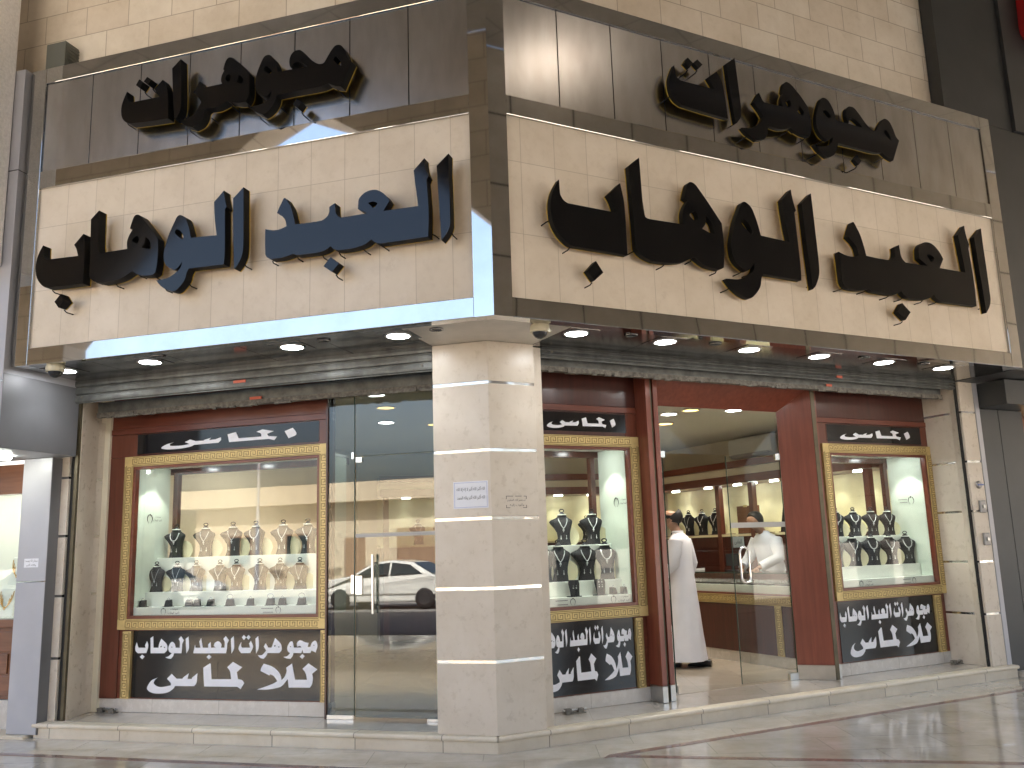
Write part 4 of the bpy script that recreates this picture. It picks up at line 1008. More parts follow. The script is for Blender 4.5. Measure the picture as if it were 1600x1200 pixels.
def wood_box(name, mat, F, boxes, parent, bev=0.003):
    g = MB()
    for q in boxes: g.box(*q)
    return g.build(name, mat, parent, bevel=bev)
t = thing('door_surround', 'red wood surround of the open doorway with a splayed jamb and steel shoes', 'door frame', FR, (3.4, 1.2, ZS))
zt = 3.36-ZS
def P3(x, d, zz): return (x-3.4, d-1.2, zz)
for xa, xb, d0, mat in ((2.237, 2.292, 1.20, WOOD_JAMB), (2.346, 2.40, 1.225, WOOD_JAMB)):
    wood_box('post', mat, FR, [(xa-3.4, xb-3.4, d0-1.2, 0.30, 0.15, zt)], t)
    wood_box('steel_shoe', SATIN, FR, [(xa-3.4-0.002, xb-3.4+0.002, d0-1.2-0.003, 0.30, 0.0, 0.148)], t)
wood_box('guide_rail', OLIVE, FR, [(2.294-3.4, 2.344-3.4, 0.045, 0.30, 0.0, zt)], t)
wood_box('header_board', WOOD_JAMB, FR, [(2.402-3.4, 4.47-3.4, 0.02, 0.32, 3.255-ZS, zt)], t)
g = MB(); g.prism([(2.402-3.4, 0.0), (2.403-3.4, 0.0)][:0] or [(2.402-3.4, 0.022), (4.46-3.4, 0.022), (4.21-3.4, 0.30), (2.402-3.4, 0.30)], 3.0-ZS, 3.01-ZS)
g = MB(); g.hexa([P3(2.402, 1.222, 3.245-ZS), P3(4.46, 1.222, 3.245-ZS), P3(4.22, 1.49, 3.0-ZS), P3(2.402, 1.49, 3.0-ZS), P3(2.402, 1.222, 3.253-ZS), P3(4.46, 1.222, 3.253-ZS), P3(4.22, 1.50, 3.10-ZS), P3(2.402, 1.50, 3.10-ZS)])
g.build('header_splay', WOOD_JAMB, t)
g = MB(); g.hexa([P3(4.215, 1.49, 0.15), P3(4.465, 1.215, 0.15), P3(4.475, 1.23, 0.15), P3(4.23, 1.51, 0.15), P3(4.215, 1.49, 2.995-ZS), P3(4.465, 1.215, 3.25-ZS), P3(4.475, 1.23, 3.25-ZS), P3(4.23, 1.51, 2.995-ZS)])
g.build('splayed_jamb', WOOD_JAMB, t)
g = MB(); g.hexa([P3(4.212, 1.486, 0.0), P3(4.463, 1.211, 0.0), P3(4.475, 1.23, 0.0), P3(4.23, 1.51, 0.0), P3(4.212, 1.486, 0.148), P3(4.463, 1.211, 0.148), P3(4.475, 1.23, 0.148), P3(4.23, 1.51, 0.148)])
g.build('steel_shoe', SATIN, t)
wood_box('guide_rail', OLIVE, FR, [(4.478-3.4, 4.535-3.4, 0.02, 0.30, 0.0, zt)], t)
wood_box('post', WOOD_JAMB, FR, [(4.537-3.4, 4.597-3.4, 0.06, 0.30, 0.15, zt)], t)
wood_box('steel_shoe', SATIN, FR, [(4.536-3.4, 4.60-3.4, 0.055, 0.30, 0.0, 0.148)], t)
t = thing('glass_transom', 'fixed glass over the open doorway with a narrow fixed side pane', 'glass screen', FR, (3.4, 1.505, ZS))
g = MB(); g.box(2.405-3.4, 4.215-3.4, -0.005, 0.005, 2.375, 3.0-ZS+0.06); g.build('transom', GLASS_MAIN, t)
g = MB(); g.box(2.405-3.4, 2.605-3.4, -0.005, 0.005, 0.02, 2.365); g.build('side_pane', GLASS_MAIN, t)
g = MB(); g.box(2.405-3.4, 2.605-3.4, -0.0065, -0.0052, 1.60, 1.66); g.build('frosted_strip', FROST, t)
for x0 in (2.56, 4.15):
    g = MB(); g.box(x0-3.4, x0+0.09-3.4, -0.016, 0.016, 2.33, 2.40); g.build('patch_fitting', CHROME, t, bevel=0.003)
def leaf(label, x, d, ang, w, F=FR):
    t = thing('glass_door', label, 'door', F, (x, d, ZS), ang)
    g = MB(); g.box(0.0, w, -0.005, 0.005, 0.02, 2.36); g.build('leaf', GLASS_MAIN, t)
    g = MB(); g.box(0.0, w, -0.0065, -0.0052, 1.60, 1.655); g.build('frosted_strip', FROST, t)
    for x0, x1 in ((-0.004, -0.0005), (w+0.0005, w+0.004)):
        g = MB(); g.box(x0, x1, -0.006, 0.006, 0.02, 2.36); g.build('glass_edge', GLASS_EDGE, t)
    return t
o = leaf('closed glass leaf of the main doorway with an oblong chrome loop handle', 3.455, 1.505, 0, 0.76)
for d in (-0.055,):
    pts = []
    for k in range(24):
        a = 2*pi*k/24
        px = 0.062*cos(a); pz = 0.062*sin(a) + (0.12 if sin(a) > 0 else -0.12)
        pts.append((0.11+px, d, 1.215+pz))
    g = MB(); g.tube(pts, 0.013, 10, closed=True)
    for zz in (1.40, 1.03): g.tube([(0.11, d, zz), (0.11, -0.006, zz)], 0.009, 8)
    g.build('handle', CHROME, o)
g = MB(); g.box(0.64, 0.76, -0.02, 0.02, 0.0, 0.07); g.build('patch_fitting', SATIN, o)
o = leaf('glass leaf of the main doorway swung open into the shop, seen on edge', 2.62, 1.505, radians(54), 0.80)
g = MB(); g.box(0.0, 0.12, -0.02, 0.02, 0.0, 0.08); g.build('patch_fitting', SATIN, o)
for F, x, d, l, gname in ((FL, -4.52, 1.335, 'rusty shutter lock bracket on the step below the single window', None), (FR, 1.32, 1.28, 'rusty shutter lock bracket on the step near the corner pillar', None), (FR, 6.42, 1.24, 'rusty shutter lock bracket on the step by the far jamb', None)):
    t = thing('floor_bracket', l, 'bracket', F, (x, d, ZS), group='shutter lock brackets on the step')
    g = MB(); g.box(-0.11, 0.11, -0.03, 0.03, -0.001, 0.006); g.box(-0.10, -0.04, -0.022, 0.022, 0.005, 0.045); g.box(0.03, 0.09, -0.022, 0.022, 0.005, 0.04); g.build('plate', RUSTY, t, bevel=0.003)
    g = MB(); g.tube([(-0.12, 0, 0.03), (0.12, 0, 0.03)], 0.010, 8); g.build('bolt', SATIN, t)

# ------------------------------------------------------------------ necklace busts and small displays
BUST = [  # z, left half width, right half width, half depth, y shift
    (0.0, 0.068, 0.078, 0.050, 0.0), (0.02, 0.062, 0.075, 0.046, 0.0), (0.08, 0.048, 0.070, 0.042, 0.0), (0.14, 0.054, 0.072, 0.044, -0.002),
    (0.19, 0.080, 0.082, 0.048, -0.004), (0.235, 0.115, 0.094, 0.050, -0.004), (0.262, 0.128, 0.100, 0.046, 0.0), (0.282, 0.108, 0.092, 0.042, 0.004),
    (0.300, 0.066, 0.066, 0.036, 0.006), (0.318, 0.044, 0.046, 0.032, 0.006), (0.338, 0.040, 0.040, 0.030, 0.006)]
BUST = [(z, l*1.2, r*1.2, d*1.05, y) for z, l, r, d, y in BUST]
def bust_front(x, z):
    for p, q in zip(BUST[:-1], BUST[1:]):
        if p[0] <= z <= q[0]:
            f = (z-p[0])/(q[0]-p[0]); w = [p[k]+(q[k]-p[k])*f for k in range(5)]
            hw = w[1] if x < 0 else w[2]
            r = min(0.98, abs(x)/hw)
            return w[4]-w[3]*(1-r**2.6)**(1/2.6)-0.0035
    return -0.04
def make_bust(style, velvet, tall=True):
    t = bpy.data.objects.new('necklace_bust', None); COL.objects.link(t); t.empty_display_size = 0.1
    g = MB(); rings = []
    for z, wl, wr, d, ys in BUST:
        r = []
        for k in range(24):
            a = 2*pi*k/24; c_, s_ = cos(a), sin(a)
            ex = abs(c_)**(2/2.6)*(1 if c_ > 0 else -1); ey = abs(s_)**(2/2.6)*(1 if s_ > 0 else -1)
            r.append(((wr if c_ > 0 else wl)*ex, ys+d*ey, z))
        rings.append(r)
    g.rings(rings); g.build('bust', velvet, t)
    g = MB(); ring(g, 0.036, 0.052, 0.334, 0.346, 24, cy=0.006); g.lathe([(0.040, 0.338), (0.040, 0.342)], cy=0.006, n=20); g.build('collar', WHITE_RIM, t)
    g = MB(); g.lathe([(0.034, 0.343), (0.030, 0.356), (0.018, 0.366), (0.012, 0.372)], cy=0.006, n=16)
    pts = [(0.026*cos(a), 0.006, 0.386+0.016*sin(a)) for a in [2*pi*k/12 for k in range(12)]]
    g.tube(pts, 0.006, 6, closed=True); g.build('ring_holder', VELVET, t)
    if style == 0:   path = [(-0.052, 0.298), (-0.047, 0.268), (-0.030, 0.228), (-0.010, 0.196), (0.0, 0.184), (0.010, 0.196), (0.030, 0.228), (0.047, 0.268), (0.052, 0.298)]; rr = 0.0048
    elif style == 1: path = [(-0.055, 0.296), (-0.052, 0.262), (-0.040, 0.226), (-0.020, 0.204), (0.0, 0.197), (0.020, 0.204), (0.040, 0.226), (0.052, 0.262), (0.055, 0.296)]; rr = 0.0065
    else:            path = [(-0.048, 0.300), (-0.040, 0.262), (-0.026, 0.215), (-0.010, 0.170), (0.0, 0.150), (0.010, 0.170), (0.026, 0.215), (0.040, 0.262), (0.048, 0.300)]; rr = 0.0026
    g = MB(); g.tube([(x, bust_front(x, z), z) for x, z in path], rr, 6)
    zb = path[4][1]
    for dz, r in ((0.004, 0.009), (-0.016, 0.013), (-0.034, 0.007)) if style != 2 else ((-0.008, 0.014), (-0.024, 0.007)):
        z = zb+dz; y = bust_front(0, z)
        g.lathe([(0.001, z-r), (r*0.8, z-r*0.4), (r, z+0.1*r), (r*0.6, z+r*0.7), (0.001, z+r)], 0, y, 10, sy=0.5)
    g.build('necklace', SILVER, t)
    for x in (-0.030, 0.034):
        g = MB(); z = 0.085 if style != 2 else 0.10; y = bust_front(x, z)
        for dz, r in ((0.020, 0.0045), (0.006, 0.006), (-0.012, 0.009)):
            g.lathe([(0.0005, z+dz-r*1.3), (r, z+dz), (0.0005, z+dz+r*1.3)], x, y, 8, sy=0.6)
        g.build('earring', SILVER, t)
    g = MB()
    pl = [(0.12*cos(a)+0.085, 0.09+0.115*sin(a)) for a in [2*pi*k/24 for k in range(24)]]
    pl = [(max(x, 0.02), max(z, 0.0)) for x, z in pl]
    q = []
    for p_ in pl:
        if not q or math.hypot(p_[0]-q[-1][0], p_[1]-q[-1][1]) > 0.004: q.append(p_)
    g.plate([q], 0.035, 0.045); g.build('backing_card', CREAM, t)
    return t
PROTO = {}
def place_bust(F, x, d, z, sc, rz, style, velvet, label, group):
    m = F @ Matrix.Translation((x, d, z)) @ Matrix.Rotation(rz, 4, 'Z') @ Matrix.Scale(sc, 4)
    key = (style, velvet.name)
    if key not in PROTO:
        o = make_bust(style, velvet); PROTO[key] = o
        o.matrix_world = m
    else:
        o = dup(PROTO[key], m)
    tag(o, label, 'jewellery bust', group)
    return o
def wname(i, n, where, end):
    return f'{ORD[i]} necklace bust on the {where}, from the {end}'
for i, x in enumerate((4.18, 3.82, 3.49, 3.22, 2.90, 2.62)):
    place_bust(FL, -x, 1.845, 1.61, 0.86, radians(8+6*(i % 3)), (1, 0, 0, 1, 0, 0)[i], VELVET_BROWN if i in (2, 4) else VELVET, wname(i, 6, 'upper step of the single window', 'cladding end'), 'necklace busts on the upper step of the single window')
for i, x in enumerate((4.28, 4.03, 3.80, 3.52, 3.33, 3.06, 2.83, 2.61)):
    place_bust(FL, -x, 1.68, 1.268, 0.76, radians(10+5*(i % 3)), (2, 2, 2, 0, 0, 2, 2, 2)[i], VELVET_BROWN if i in (2, 4, 5, 6) else VELVET, wname(i, 8, 'lower step of the single window', 'cladding end'), 'necklace busts on the lower step of the single window')
for i, x in enumerate((1.60, 1.95)):
    place_bust(FR, x, 1.845, 1.61, 0.88, radians(-16), (0, 0)[i], VELVET, wname(i, 2, 'upper step next to the pillar', 'pillar end'), 'necklace busts in the window next to the pillar')
for i, x in enumerate((1.27, 1.45, 1.75, 1.98)):
    place_bust(FR, x, 1.68, 1.268, 0.98, radians(-14), (0, 0, 0, 1)[i], VELVET, wname(i, 4, 'lower step next to the pillar', 'pillar end'), 'necklace busts in the window next to the pillar')
for i, x in enumerate((4.98, 5.31, 5.60, 5.90, 6.18)):
    place_bust(FR, x, 1.80, 1.61, 0.84, radians(-20), (1, 1, 1, 0, 0)[i], VELVET_BROWN if i > 2 else VELVET, wname(i, 5, 'upper step beyond the doorway', 'doorway end'), 'necklace busts in the window beyond the doorway')
for i, x in enumerate((5.08, 5.37, 5.68, 5.98, 6.27)):
    place_bust(FR, x, 1.645, 1.268, 0.95, radians(-22), (0, 0, 1, 0, 1)[i], VELVET_BROWN if i in (3,) else VELVET, wname(i, 5, 'lower step beyond the doorway', 'doorway end'), 'necklace busts in the window beyond the doorway')

def make_ring_box(kind):
    t = bpy.data.objects.new('ring_box', None); COL.objects.link(t); t.empty_display_size = 0.05
    g = MB()
    g.box(-0.048, 0.048, -0.035, 0.035, 0, 0.006)
    w = 0.040 if kind else 0.034
    g.hexa([(-w, -0.028, 0.006), (w, -0.028, 0.006), (w, 0.026, 0.006), (-w, 0.026, 0.006), (-w*0.85, -0.010, 0.062), (w*0.85, -0.010, 0.062), (w*0.85, 0.024, 0.070), (-w*0.85, 0.024, 0.070)])
    g.build('cushion', VELVET_BROWN if kind == 2 else VELVET, t, bevel=0.003)
    g = MB(); rr = 0.030 if kind else 0.013
    pts = [(rr*cos(a), -0.002, 0.066+rr*0.75+rr*0.75*sin(a)) for a in [2*pi*k/16 for k in range(16)]]
    g.tube(pts, 0.004 if kind else 0.0022, 6, closed=True)
    g.lathe([(0.0005, 0.066+rr*1.5-0.004), (0.006, 0.066+rr*1.5+0.001), (0.0005, 0.066+rr*1.5+0.006)], 0, -0.002, 8)
    g.build('bracelet' if kind else 'ring', SILVER, t)
    return t
RB = {}
def place_box(F, x, d, z, kind, label):
    m = F @ Matrix.Translation((x, d, z)) @ Matrix.Rotation(radians(12), 4, 'Z')
    if kind not in RB: RB[kind] = make_ring_box(kind); o = RB[kind]; o.matrix_world = m
    else: o = dup(RB[kind], m)
    tag(o, label, 'ring stand', 'small ring stands on the window sills')
for i, x in enumerate((4.285, 3.98, 3.74, 3.645, 3.49, 3.27, 3.04, 2.82, 2.69, 2.48)):
    place_box(FL, -x, 1.50, 1.128, (0, 0, 0, 0, 0, 2, 0, 1, 0, 1)[i], f'{ORD[i]} small ring stand on the single window sill, from the cladding end')
for i, x in enumerate((1.945, 2.07)):
    place_box(FR, x, 1.51, 1.128, 0, ('small ring stand next to the earring stands by the pillar window', 'small ring stand in the sill corner nearest the doorway post')[i])
for i, x in enumerate((1.50, 1.79)):
    t = thing('earring_stand', ('slanted black earring stand with one pair in the pillar window', 'slanted black earring stand with several pairs in the pillar window')[i], 'earring stand', FR, (x, 1.50, 1.128), radians(-12), 'earring stands in the window next to the pillar')
    g = MB(); g.lathe([(0.075, 0), (0.075, 0.008)], n=20, sy=0.7)
    g.rings([[(w*c_, -0.025+sh+0.018*s_, z) for c_, s_ in [(cos(2*pi*k/12), sin(2*pi*k/12)) for k in range(12)]] for z, w, sh in ((0.006, 0.045, 0), (0.06, 0.048, 0.012), (0.12, 0.056, 0.028), (0.155, 0.050, 0.038))])
    g.build('stand', VELVET, t)
    for k in range(2 if i == 0 else 4):
        g = MB(); x_ = -0.015+0.03*(k % 2); z_ = 0.085+0.045*(k//2)
        for dz, r in ((0.016, 0.005), (-0.004, 0.009)):
            g.lathe([(0.0005, z_+dz-r), (r, z_+dz), (0.0005, z_+dz+r)], x_, -0.042+z_*0.22, 8, sy=0.5)
        g.build('earring', SILVER, t)

# ------------------------------------------------------------------ inside the shop
def shop_light(F, x, d, warm, label):
    t = thing('ceiling_lamp', label, 'ceiling light', F, (x, d, 3.22), group='round lamps in the shop ceiling')
    g = MB(); ring(g, 0.098, 0.115, -0.012, -0.0005, 26); g.build('bezel', PLASTIC_WHITE, t)
    g = MB(); g.lathe([(0.098, -0.006), (0.098, -0.001)], n=26, smooth=False); g.build('lens', LED_WARM if warm else LED_IN, t)
    ld = bpy.data.lights.new('shop_lamp', 'SPOT'); ld.energy = 8.0 if not warm else 7.0; ld.spot_size = radians(150); ld.spot_blend = 0.5
    ld.color = (1.0, 0.72, 0.38) if warm else (1.0, 0.96, 0.88); ld.shadow_soft_size = 0.09
    lo = bpy.data.objects.new('shop_lamp', ld); COL.objects.link(lo); lo.parent = t; lo.location = (0, 0, -0.02)
for F, x, d, w, l in ((FR, 4.0, 3.15, 0, 'white lamp in the shop ceiling, middle of the doorway view'), (FR, 4.07, 2.80, 1, 'warm yellow lamp in the shop ceiling just inside the doorway'),
                      (FR, 3.95, 2.35, 0, 'white lamp in the shop ceiling nearest the doorway glass'), (FR, 4.63, 2.65, 0, 'white lamp in the shop ceiling over the counter'),
                      (FR, 4.52, 3.92, 1, 'warm yellow lamp in the shop ceiling deeper behind the doorway'), (FL, -1.97, 2.06, 0, 'white lamp in the shop ceiling nearest the narrow glass door'),
                      (FL, -2.23, 2.89, 1, 'warm yellow lamp in the shop ceiling seen through the narrow door transom'), (FL, -2.72, 3.97, 0, 'white lamp deeper in the ceiling behind the narrow glass door'),
                      (FL, -2.24, 4.44, 1, 'warm yellow lamp deepest in the ceiling behind the narrow glass door'), (FL, -3.6, 3.4, 0, 'white lamp in the shop ceiling behind the single window')):
    shop_light(F, x, d, w, l)

def cabinet(F, x0, x1, yf, depth, posts, label, drawers=True):
    """wall shelving whose front runs along local x at y = yf"""
    t = thing('wall_cabinet', label, 'cabinet', F, ((x0+x1)/2, yf, ZS))
    c = (x0+x1)/2; a, b = x0-c, x1-c
    z = lambda v: v-ZS
    def bx(name, mat, q, bev=0.003):
        g = MB(); g.box(*q); return g.build(name, mat, t, bevel=bev)
    bx('cornice', WOOD_RED_X, (a, b, -0.03, depth, z(2.70), z(2.80)))
    bx('frieze', INNER_WALL, (a, b, 0.03, depth, z(2.585), z(2.698)))
    bx('rail', WOOD_RED_X, (a, b, -0.01, depth, z(2.46), z(2.582)))
    bx('niche_back', CREAM, (a, b, depth-0.03, depth, z(1.70), z(2.458)), 0)
    bx('shelf', CREAM, (a, b, -0.02, depth, z(1.665), z(1.70)))
    dr = bx('drawer_front', WOOD_DARK, (a, b, 0.0, depth, 0.1, z(1.66)))
    for i, p in enumerate(posts):
        bx('post', WOOD_RED, (p-c-0.045, p-c+0.045, -0.025, 0.06, 0.0, z(2.455)))
    for i in range(len(posts)-1):
        m0, m1 = posts[i]-c, posts[i+1]-c
        for f in (0.27, 0.73):
            g = MB(); xm = m0+(m1-m0)*f; g.box(xm-0.07, xm+0.07, depth*0.40, depth*0.40+0.05, z(2.445), z(2.456)); g.build('niche_lamp', LED_SMALL, t)
            ld = bpy.data.lights.new('niche_spot', 'SPOT'); ld.energy = 1.4; ld.spot_size = radians(95); ld.spot_blend = 0.4; ld.color = (1.0, 1.0, 0.85); ld.shadow_soft_size = 0.03
            lo = bpy.data.objects.new('niche_spot', ld); COL.objects.link(lo); lo.parent = t; lo.location = (xm, depth*0.5, z(2.43))
        if drawers:
            for k in range(4):
                for h in (0.25, 0.75):
                    g = MB(); xm = m0+(m1-m0)*h; zz = z(0.75+0.25*k)
                    g.box(xm-(m1-m0)*0.21, xm+(m1-m0)*0.21, -0.008, 0.0, zz, zz+0.21); g.build('drawer', WOOD_DARK, t, bevel=0.004)
    return t
FS = FR @ Matrix.Translation((6.30, 0, 0)) @ Matrix.Rotation(radians(-90), 4, 'Z')     # local x runs towards the street, local y into the side wall
cabinet(FS, -6.95, -2.05, 0.0, 0.50, (-6.9, -5.05, -4.30, -3.35, -2.15), 'red wood wall cabinet with lit niches of busts along the side wall behind the counter')
_a = Vector((*plan(FL, -4.66, 7.1), 0)); _b = Vector((*plan(FR, 6.85, 7.1), 0))
_x = (_b-_a).normalized(); _y = Vector((-_x.y, _x.x, 0))
FB = Matrix((_x, _y, Zv)).transposed().to_4x4(); FB.translation = _a
_len = (_b-_a).length
cabinet(FB, 0.3, _len-0.55, -0.50, 0.48, (0.4, 1.7, 3.0, 4.3, _len-0.65), 'red wood wall cabinet with lit niches across the back wall of the shop', False)
for i, d in enumerate((5.42, 5.75, 6.1, 6.5)):
    place_bust(FR, 6.52, d, 1.70, 1.05, radians(-80), (0, 0, 2, 1)[i], VELVET, ('necklace bust in the side wall niche nearest the niche post', 'necklace bust in the side wall niche, second from the niche post', 'necklace bust in the side wall niche above the standing man', 'necklace bust in the side wall niche, deepest in the shop')[i], 'necklace busts in the wall niches')
for i, x in enumerate((0.95, 1.35, 2.1, 2.55, 3.4, 3.85)):
    place_bust(FB, x, -0.22, 1.70, 1.0, 0, (0, 1, 2)[i % 3], VELVET, f'{ORD[i]} necklace bust in the back wall niches behind the narrow glass door', 'necklace busts in the wall niches')
t = thing('jewel_case', 'upright brown wooden jewel case in the side wall niche', 'case', FR, (6.50, 4.62, 1.70), radians(-90))
g = MB(); g.box(-0.20, 0.20, -0.05, 0.05, 0, 0.42); g.build('body', WOOD_BROWN, t, bevel=0.006)
g = MB(); g.box(-0.04, 0.04, -0.058, -0.048, 0.40, 0.43); g.build('clasp', GOLD, t)
t = thing('display_stand', 'black jewellery stand in the side wall niche above the salesman', 'display stand', FR, (6.45, 3.72, 1.70), radians(-80))
g = MB(); g.hexa([(-0.12, -0.07, 0), (0.12, -0.07, 0), (0.12, 0.08, 0), (-0.12, 0.08, 0), (-0.09, 0.0, 0.40), (0.09, 0.0, 0.40), (0.09, 0.05, 0.40), (-0.09, 0.05, 0.40)]); g.build('stand', VELVET, t, bevel=0.004)
g = MB(); g.tube([(-0.05, -0.045, 0.30), (-0.03, -0.06, 0.18), (0, -0.068, 0.12), (0.03, -0.06, 0.18), (0.05, -0.045, 0.30)], 0.005, 6); g.build('necklace', SILVER, t)
t = thing('counter_card', 'small pale blue card with dark lettering on the cabinet under the brown case', 'card', FR, (6.27, 4.62, 1.50), radians(-90))
g = MB(); g.box(-0.12, 0.12, -0.012, 0.0, 0, 0.16); g.build('card', plain('pale_blue_card', (0.42, 0.52, 0.60), 0.4), t, bevel=0.003)
g = MB(); text_into(g, 'الماس', -0.08, 0.08, -0.0135, 0.04, 0.12); g.build('lettering', INK, t)

# counter with a glass top case
FCN = FR @ Matrix.Translation((4.65, 0, 0)) @ Matrix.Rotation(radians(-90), 4, 'Z')    # local x towards the street, y into the counter
t = thing('sales_counter', 'red wood sales counter with a gold key band and glass display top', 'counter', FCN, (-3.5, 0, ZS))
h = 1.72
def bx(name, mat, q, bev=0.003, parent=None):
    g = MB(); g.box(*q); return g.build(name, mat, parent or t, bevel=bev)
bx('plinth', BASE_WHITE, (-h, h, 0.03, 0.60, 0.0, 0.135))
bx('body', WOOD_DARK, (-h, h, 0.0, 0.62, 0.136, 0.70))
s_ = bx('gold_band', GOLD, (-h, h, -0.012, 0.632, 0.705, 0.815))
g = MB(); meander(g, -h, 0.71, h, 0.81, False, -0.012); g.build('key_pattern', GOLD_DARK, s_)
s2_ = bx('gold_strip', GOLD, (1.27, 1.38, -0.012, 0.0, 0.137, 0.704))
g = MB(); meander(g, 1.275, 0.15, 1.375, 0.69, True, -0.012); g.build('key_pattern', GOLD_DARK, s2_)
bx('wood_rim', WOOD_RED_X, (-h, h, -0.015, 0.635, 0.816, 0.838))
bx('white_bed', DISPLAY_WHITE, (-h+0.02, h-0.02, 0.012, 0.60, 0.839, 0.93))
bx('case_front', GLASS_CASE, (-h+0.01, h-0.01, 0.0, 0.006, 0.839, 1.07), 0)
bx('case_top', GLASS_CASE, (-h+0.01, h-0.01, 0.0, 0.62, 1.072, 1.080), 0)
bx('top_edge', GLASS_EDGE, (-h+0.01, h-0.01, -0.002, 0.0, 1.070, 1.082), 0)
bx('case_back', WOOD_DARK, (-h+0.01, h-0.01, 0.602, 0.62, 0.839, 1.07), 0)
for i in range(7):
    x = -h+0.26+i*0.485
    tr = thing('ring_tray', f'{ORD[i]} black tray of silver jewellery in the counter, from the far end', 'jewel tray', FCN, (-3.5+x, 0.24, ZS+0.931), radians(rng.uniform(-3, 3)), 'black jewel trays in the counter')
    g = MB(); g.box(-0.22, 0.22, -0.18, 0.18, 0, 0.018); g.build('tray', VELVET, tr, bevel=0.003)
    g = MB()
    for r_ in range(4):
        for c_ in range(7):
            px, py = -0.18+c_*0.06+rng.uniform(-.006, .006), -0.13+r_*0.085
            rr = 0.014+0.006*rng.random()
            g.tube([(px+rr*cos(a), py+0.006*sin(a), 0.030+rr*sin(a)) for a in [2*pi*k/10 for k in range(10)]], 0.0032, 5, closed=True)
            g.lathe([(0.0005, 0.030+rr-0.003), (0.007, 0.030+rr+0.002), (0.0005, 0.030+rr+0.008)], px, py, 6)
    tag(g.build('jewels', SILVER, tr), kind='stuff')
t = thing('paper_folder', 'open pale paper folder lying on the glass counter beside the standing man', 'folder', FCN, (-4.3, 0.30, ZS+1.081), radians(12))
g = MB()
for k in range(4): g.hexa([(-0.24+k*.01, -0.15, k*.006), (0.02+k*.01, -0.15, k*.006), (0.02+k*.01, 0.15, k*.006), (-0.24+k*.01, 0.15, k*.006), (-0.24+k*.01, -0.15, .004+k*.006), (0.02+k*.01, -0.15, .004+k*.006), (0.02+k*.01, 0.15, .004+k*.006), (-0.24+k*.01, 0.15, .004+k*.006)])
g.build('sheets', PAPER, t)
g = MB(); g.hexa([(0.05, -0.14, 0), (0.27, -0.14, 0.0), (0.27, 0.14, 0.0), (0.05, 0.14, 0.0), (0.05, -0.14, 0.012), (0.27, -0.14, 0.03), (0.27, 0.14, 0.03), (0.05, 0.14, 0.012)]); g.build('cover', PLASTIC_WHITE, t)
t = thing('counter_screen', 'black monitor on the glass counter in front of the salesman', 'monitor', FCN, (-3.42, 0.44, ZS+1.081), radians(25))
g = MB(); g.box(-0.09, 0.09, -0.012, 0.015, 0.06, 0.22); g.build('screen', LEATHER, t, bevel=0.006)
g = MB(); g.box(-0.02, 0.02, -0.01, 0.03, 0.0, 0.1); g.box(-0.09, 0.09, -0.06, 0.07, 0.0, 0.01); g.build('foot', LEATHER, t, bevel=0.003)
t = thing('air_conditioner', 'white split air conditioner high on the shop side wall', 'air conditioner', FS, (-4.6, 0.30, 2.88))
g = MB(); pr = [(0.0, 0.04), (0.05, 0.0), (0.2, 0.0), (0.2, 0.30), (0.03, 0.30), (0.0, 0.26)]
g.add([(x, y-0.2+0.2, z_) for x in (-0.48, 0.48) for y, z_ in pr], [(0, 5, 4, 3, 2, 1), (6, 7, 8, 9, 10, 11)] + [(k, (k+1) % 6, 6+(k+1) % 6, 6+k) for k in range(6)])
g.build('body', PLASTIC_WHITE, t, recalc=True, bevel=0.01)
g = MB(); g.box(-0.42, 0.42, -0.004, 0.06, 0.015, 0.05); g.build('louvre', LIGHT_CLAD, t)

# ------------------------------------------------------------------ people
def skin_body(name, nodes, links, mat, parent):
    me = bpy.data.meshes.new(name); keys = list(nodes)
    me.from_pydata([nodes[k][0] for k in keys], [(keys.index(a), keys.index(b)) for a, b in links], [])
    o = bpy.data.objects.new(name, me); COL.objects.link(o); o.parent = parent
    o.modifiers.new('Skin', 'SKIN')
    if not me.skin_vertices: me.skin_vertices.new()
    sv = me.skin_vertices[0].data
    for i, k in enumerate(keys):
        r = nodes[k][1]; sv[i].radius = r if isinstance(r, tuple) else (r, r); sv[i].use_root = (i == 0)
    s = o.modifiers.new('Subdivision', 'SUBSURF'); s.levels = 2; s.render_levels = 2
    me.materials.append(mat)
    o.modifiers['Skin'].use_smooth_shade = True
    return o
def hand(nodes, links, side, w, wrist, d, lat):
    """palm, four curled fingers and a thumb from the wrist along d"""
    p = Vector(wrist); d = Vector(d).normalized(); lat = Vector(lat).normalized(); inn = d.cross(lat)
    nodes['palm'+side] = (tuple(p+d*0.055), (0.026, 0.016)); links.append((w, 'palm'+side))
    for i, (off, ln) in enumerate(((-0.026, 0.068), (-0.009, 0.078), (0.009, 0.073), (0.026, 0.058))):
        a = p+d*0.095+lat*off
        b = a+d*ln*0.5+inn*0.006; c = b+d*ln*0.38+inn*0.022
        for nm, q, r in (('a', a, 0.0095), ('b', b, 0.0085), ('c', c, 0.007)): nodes[f'f{i}{nm}{side}'] = (tuple(q), r)
        links += [('palm'+side, f'f{i}a{side}'), (f'f{i}a{side}', f'f{i}b{side}'), (f'f{i}b{side}', f'f{i}c{side}')]
    a = p+d*0.045-lat*0.036+inn*0.008; b = a+d*0.032-lat*0.012+inn*0.012
    nodes['ta'+side] = (tuple(a), 0.011); nodes['tb'+side] = (tuple(b), 0.009)
    links += [('palm'+side, 'ta'+side), ('ta'+side, 'tb'+side)]
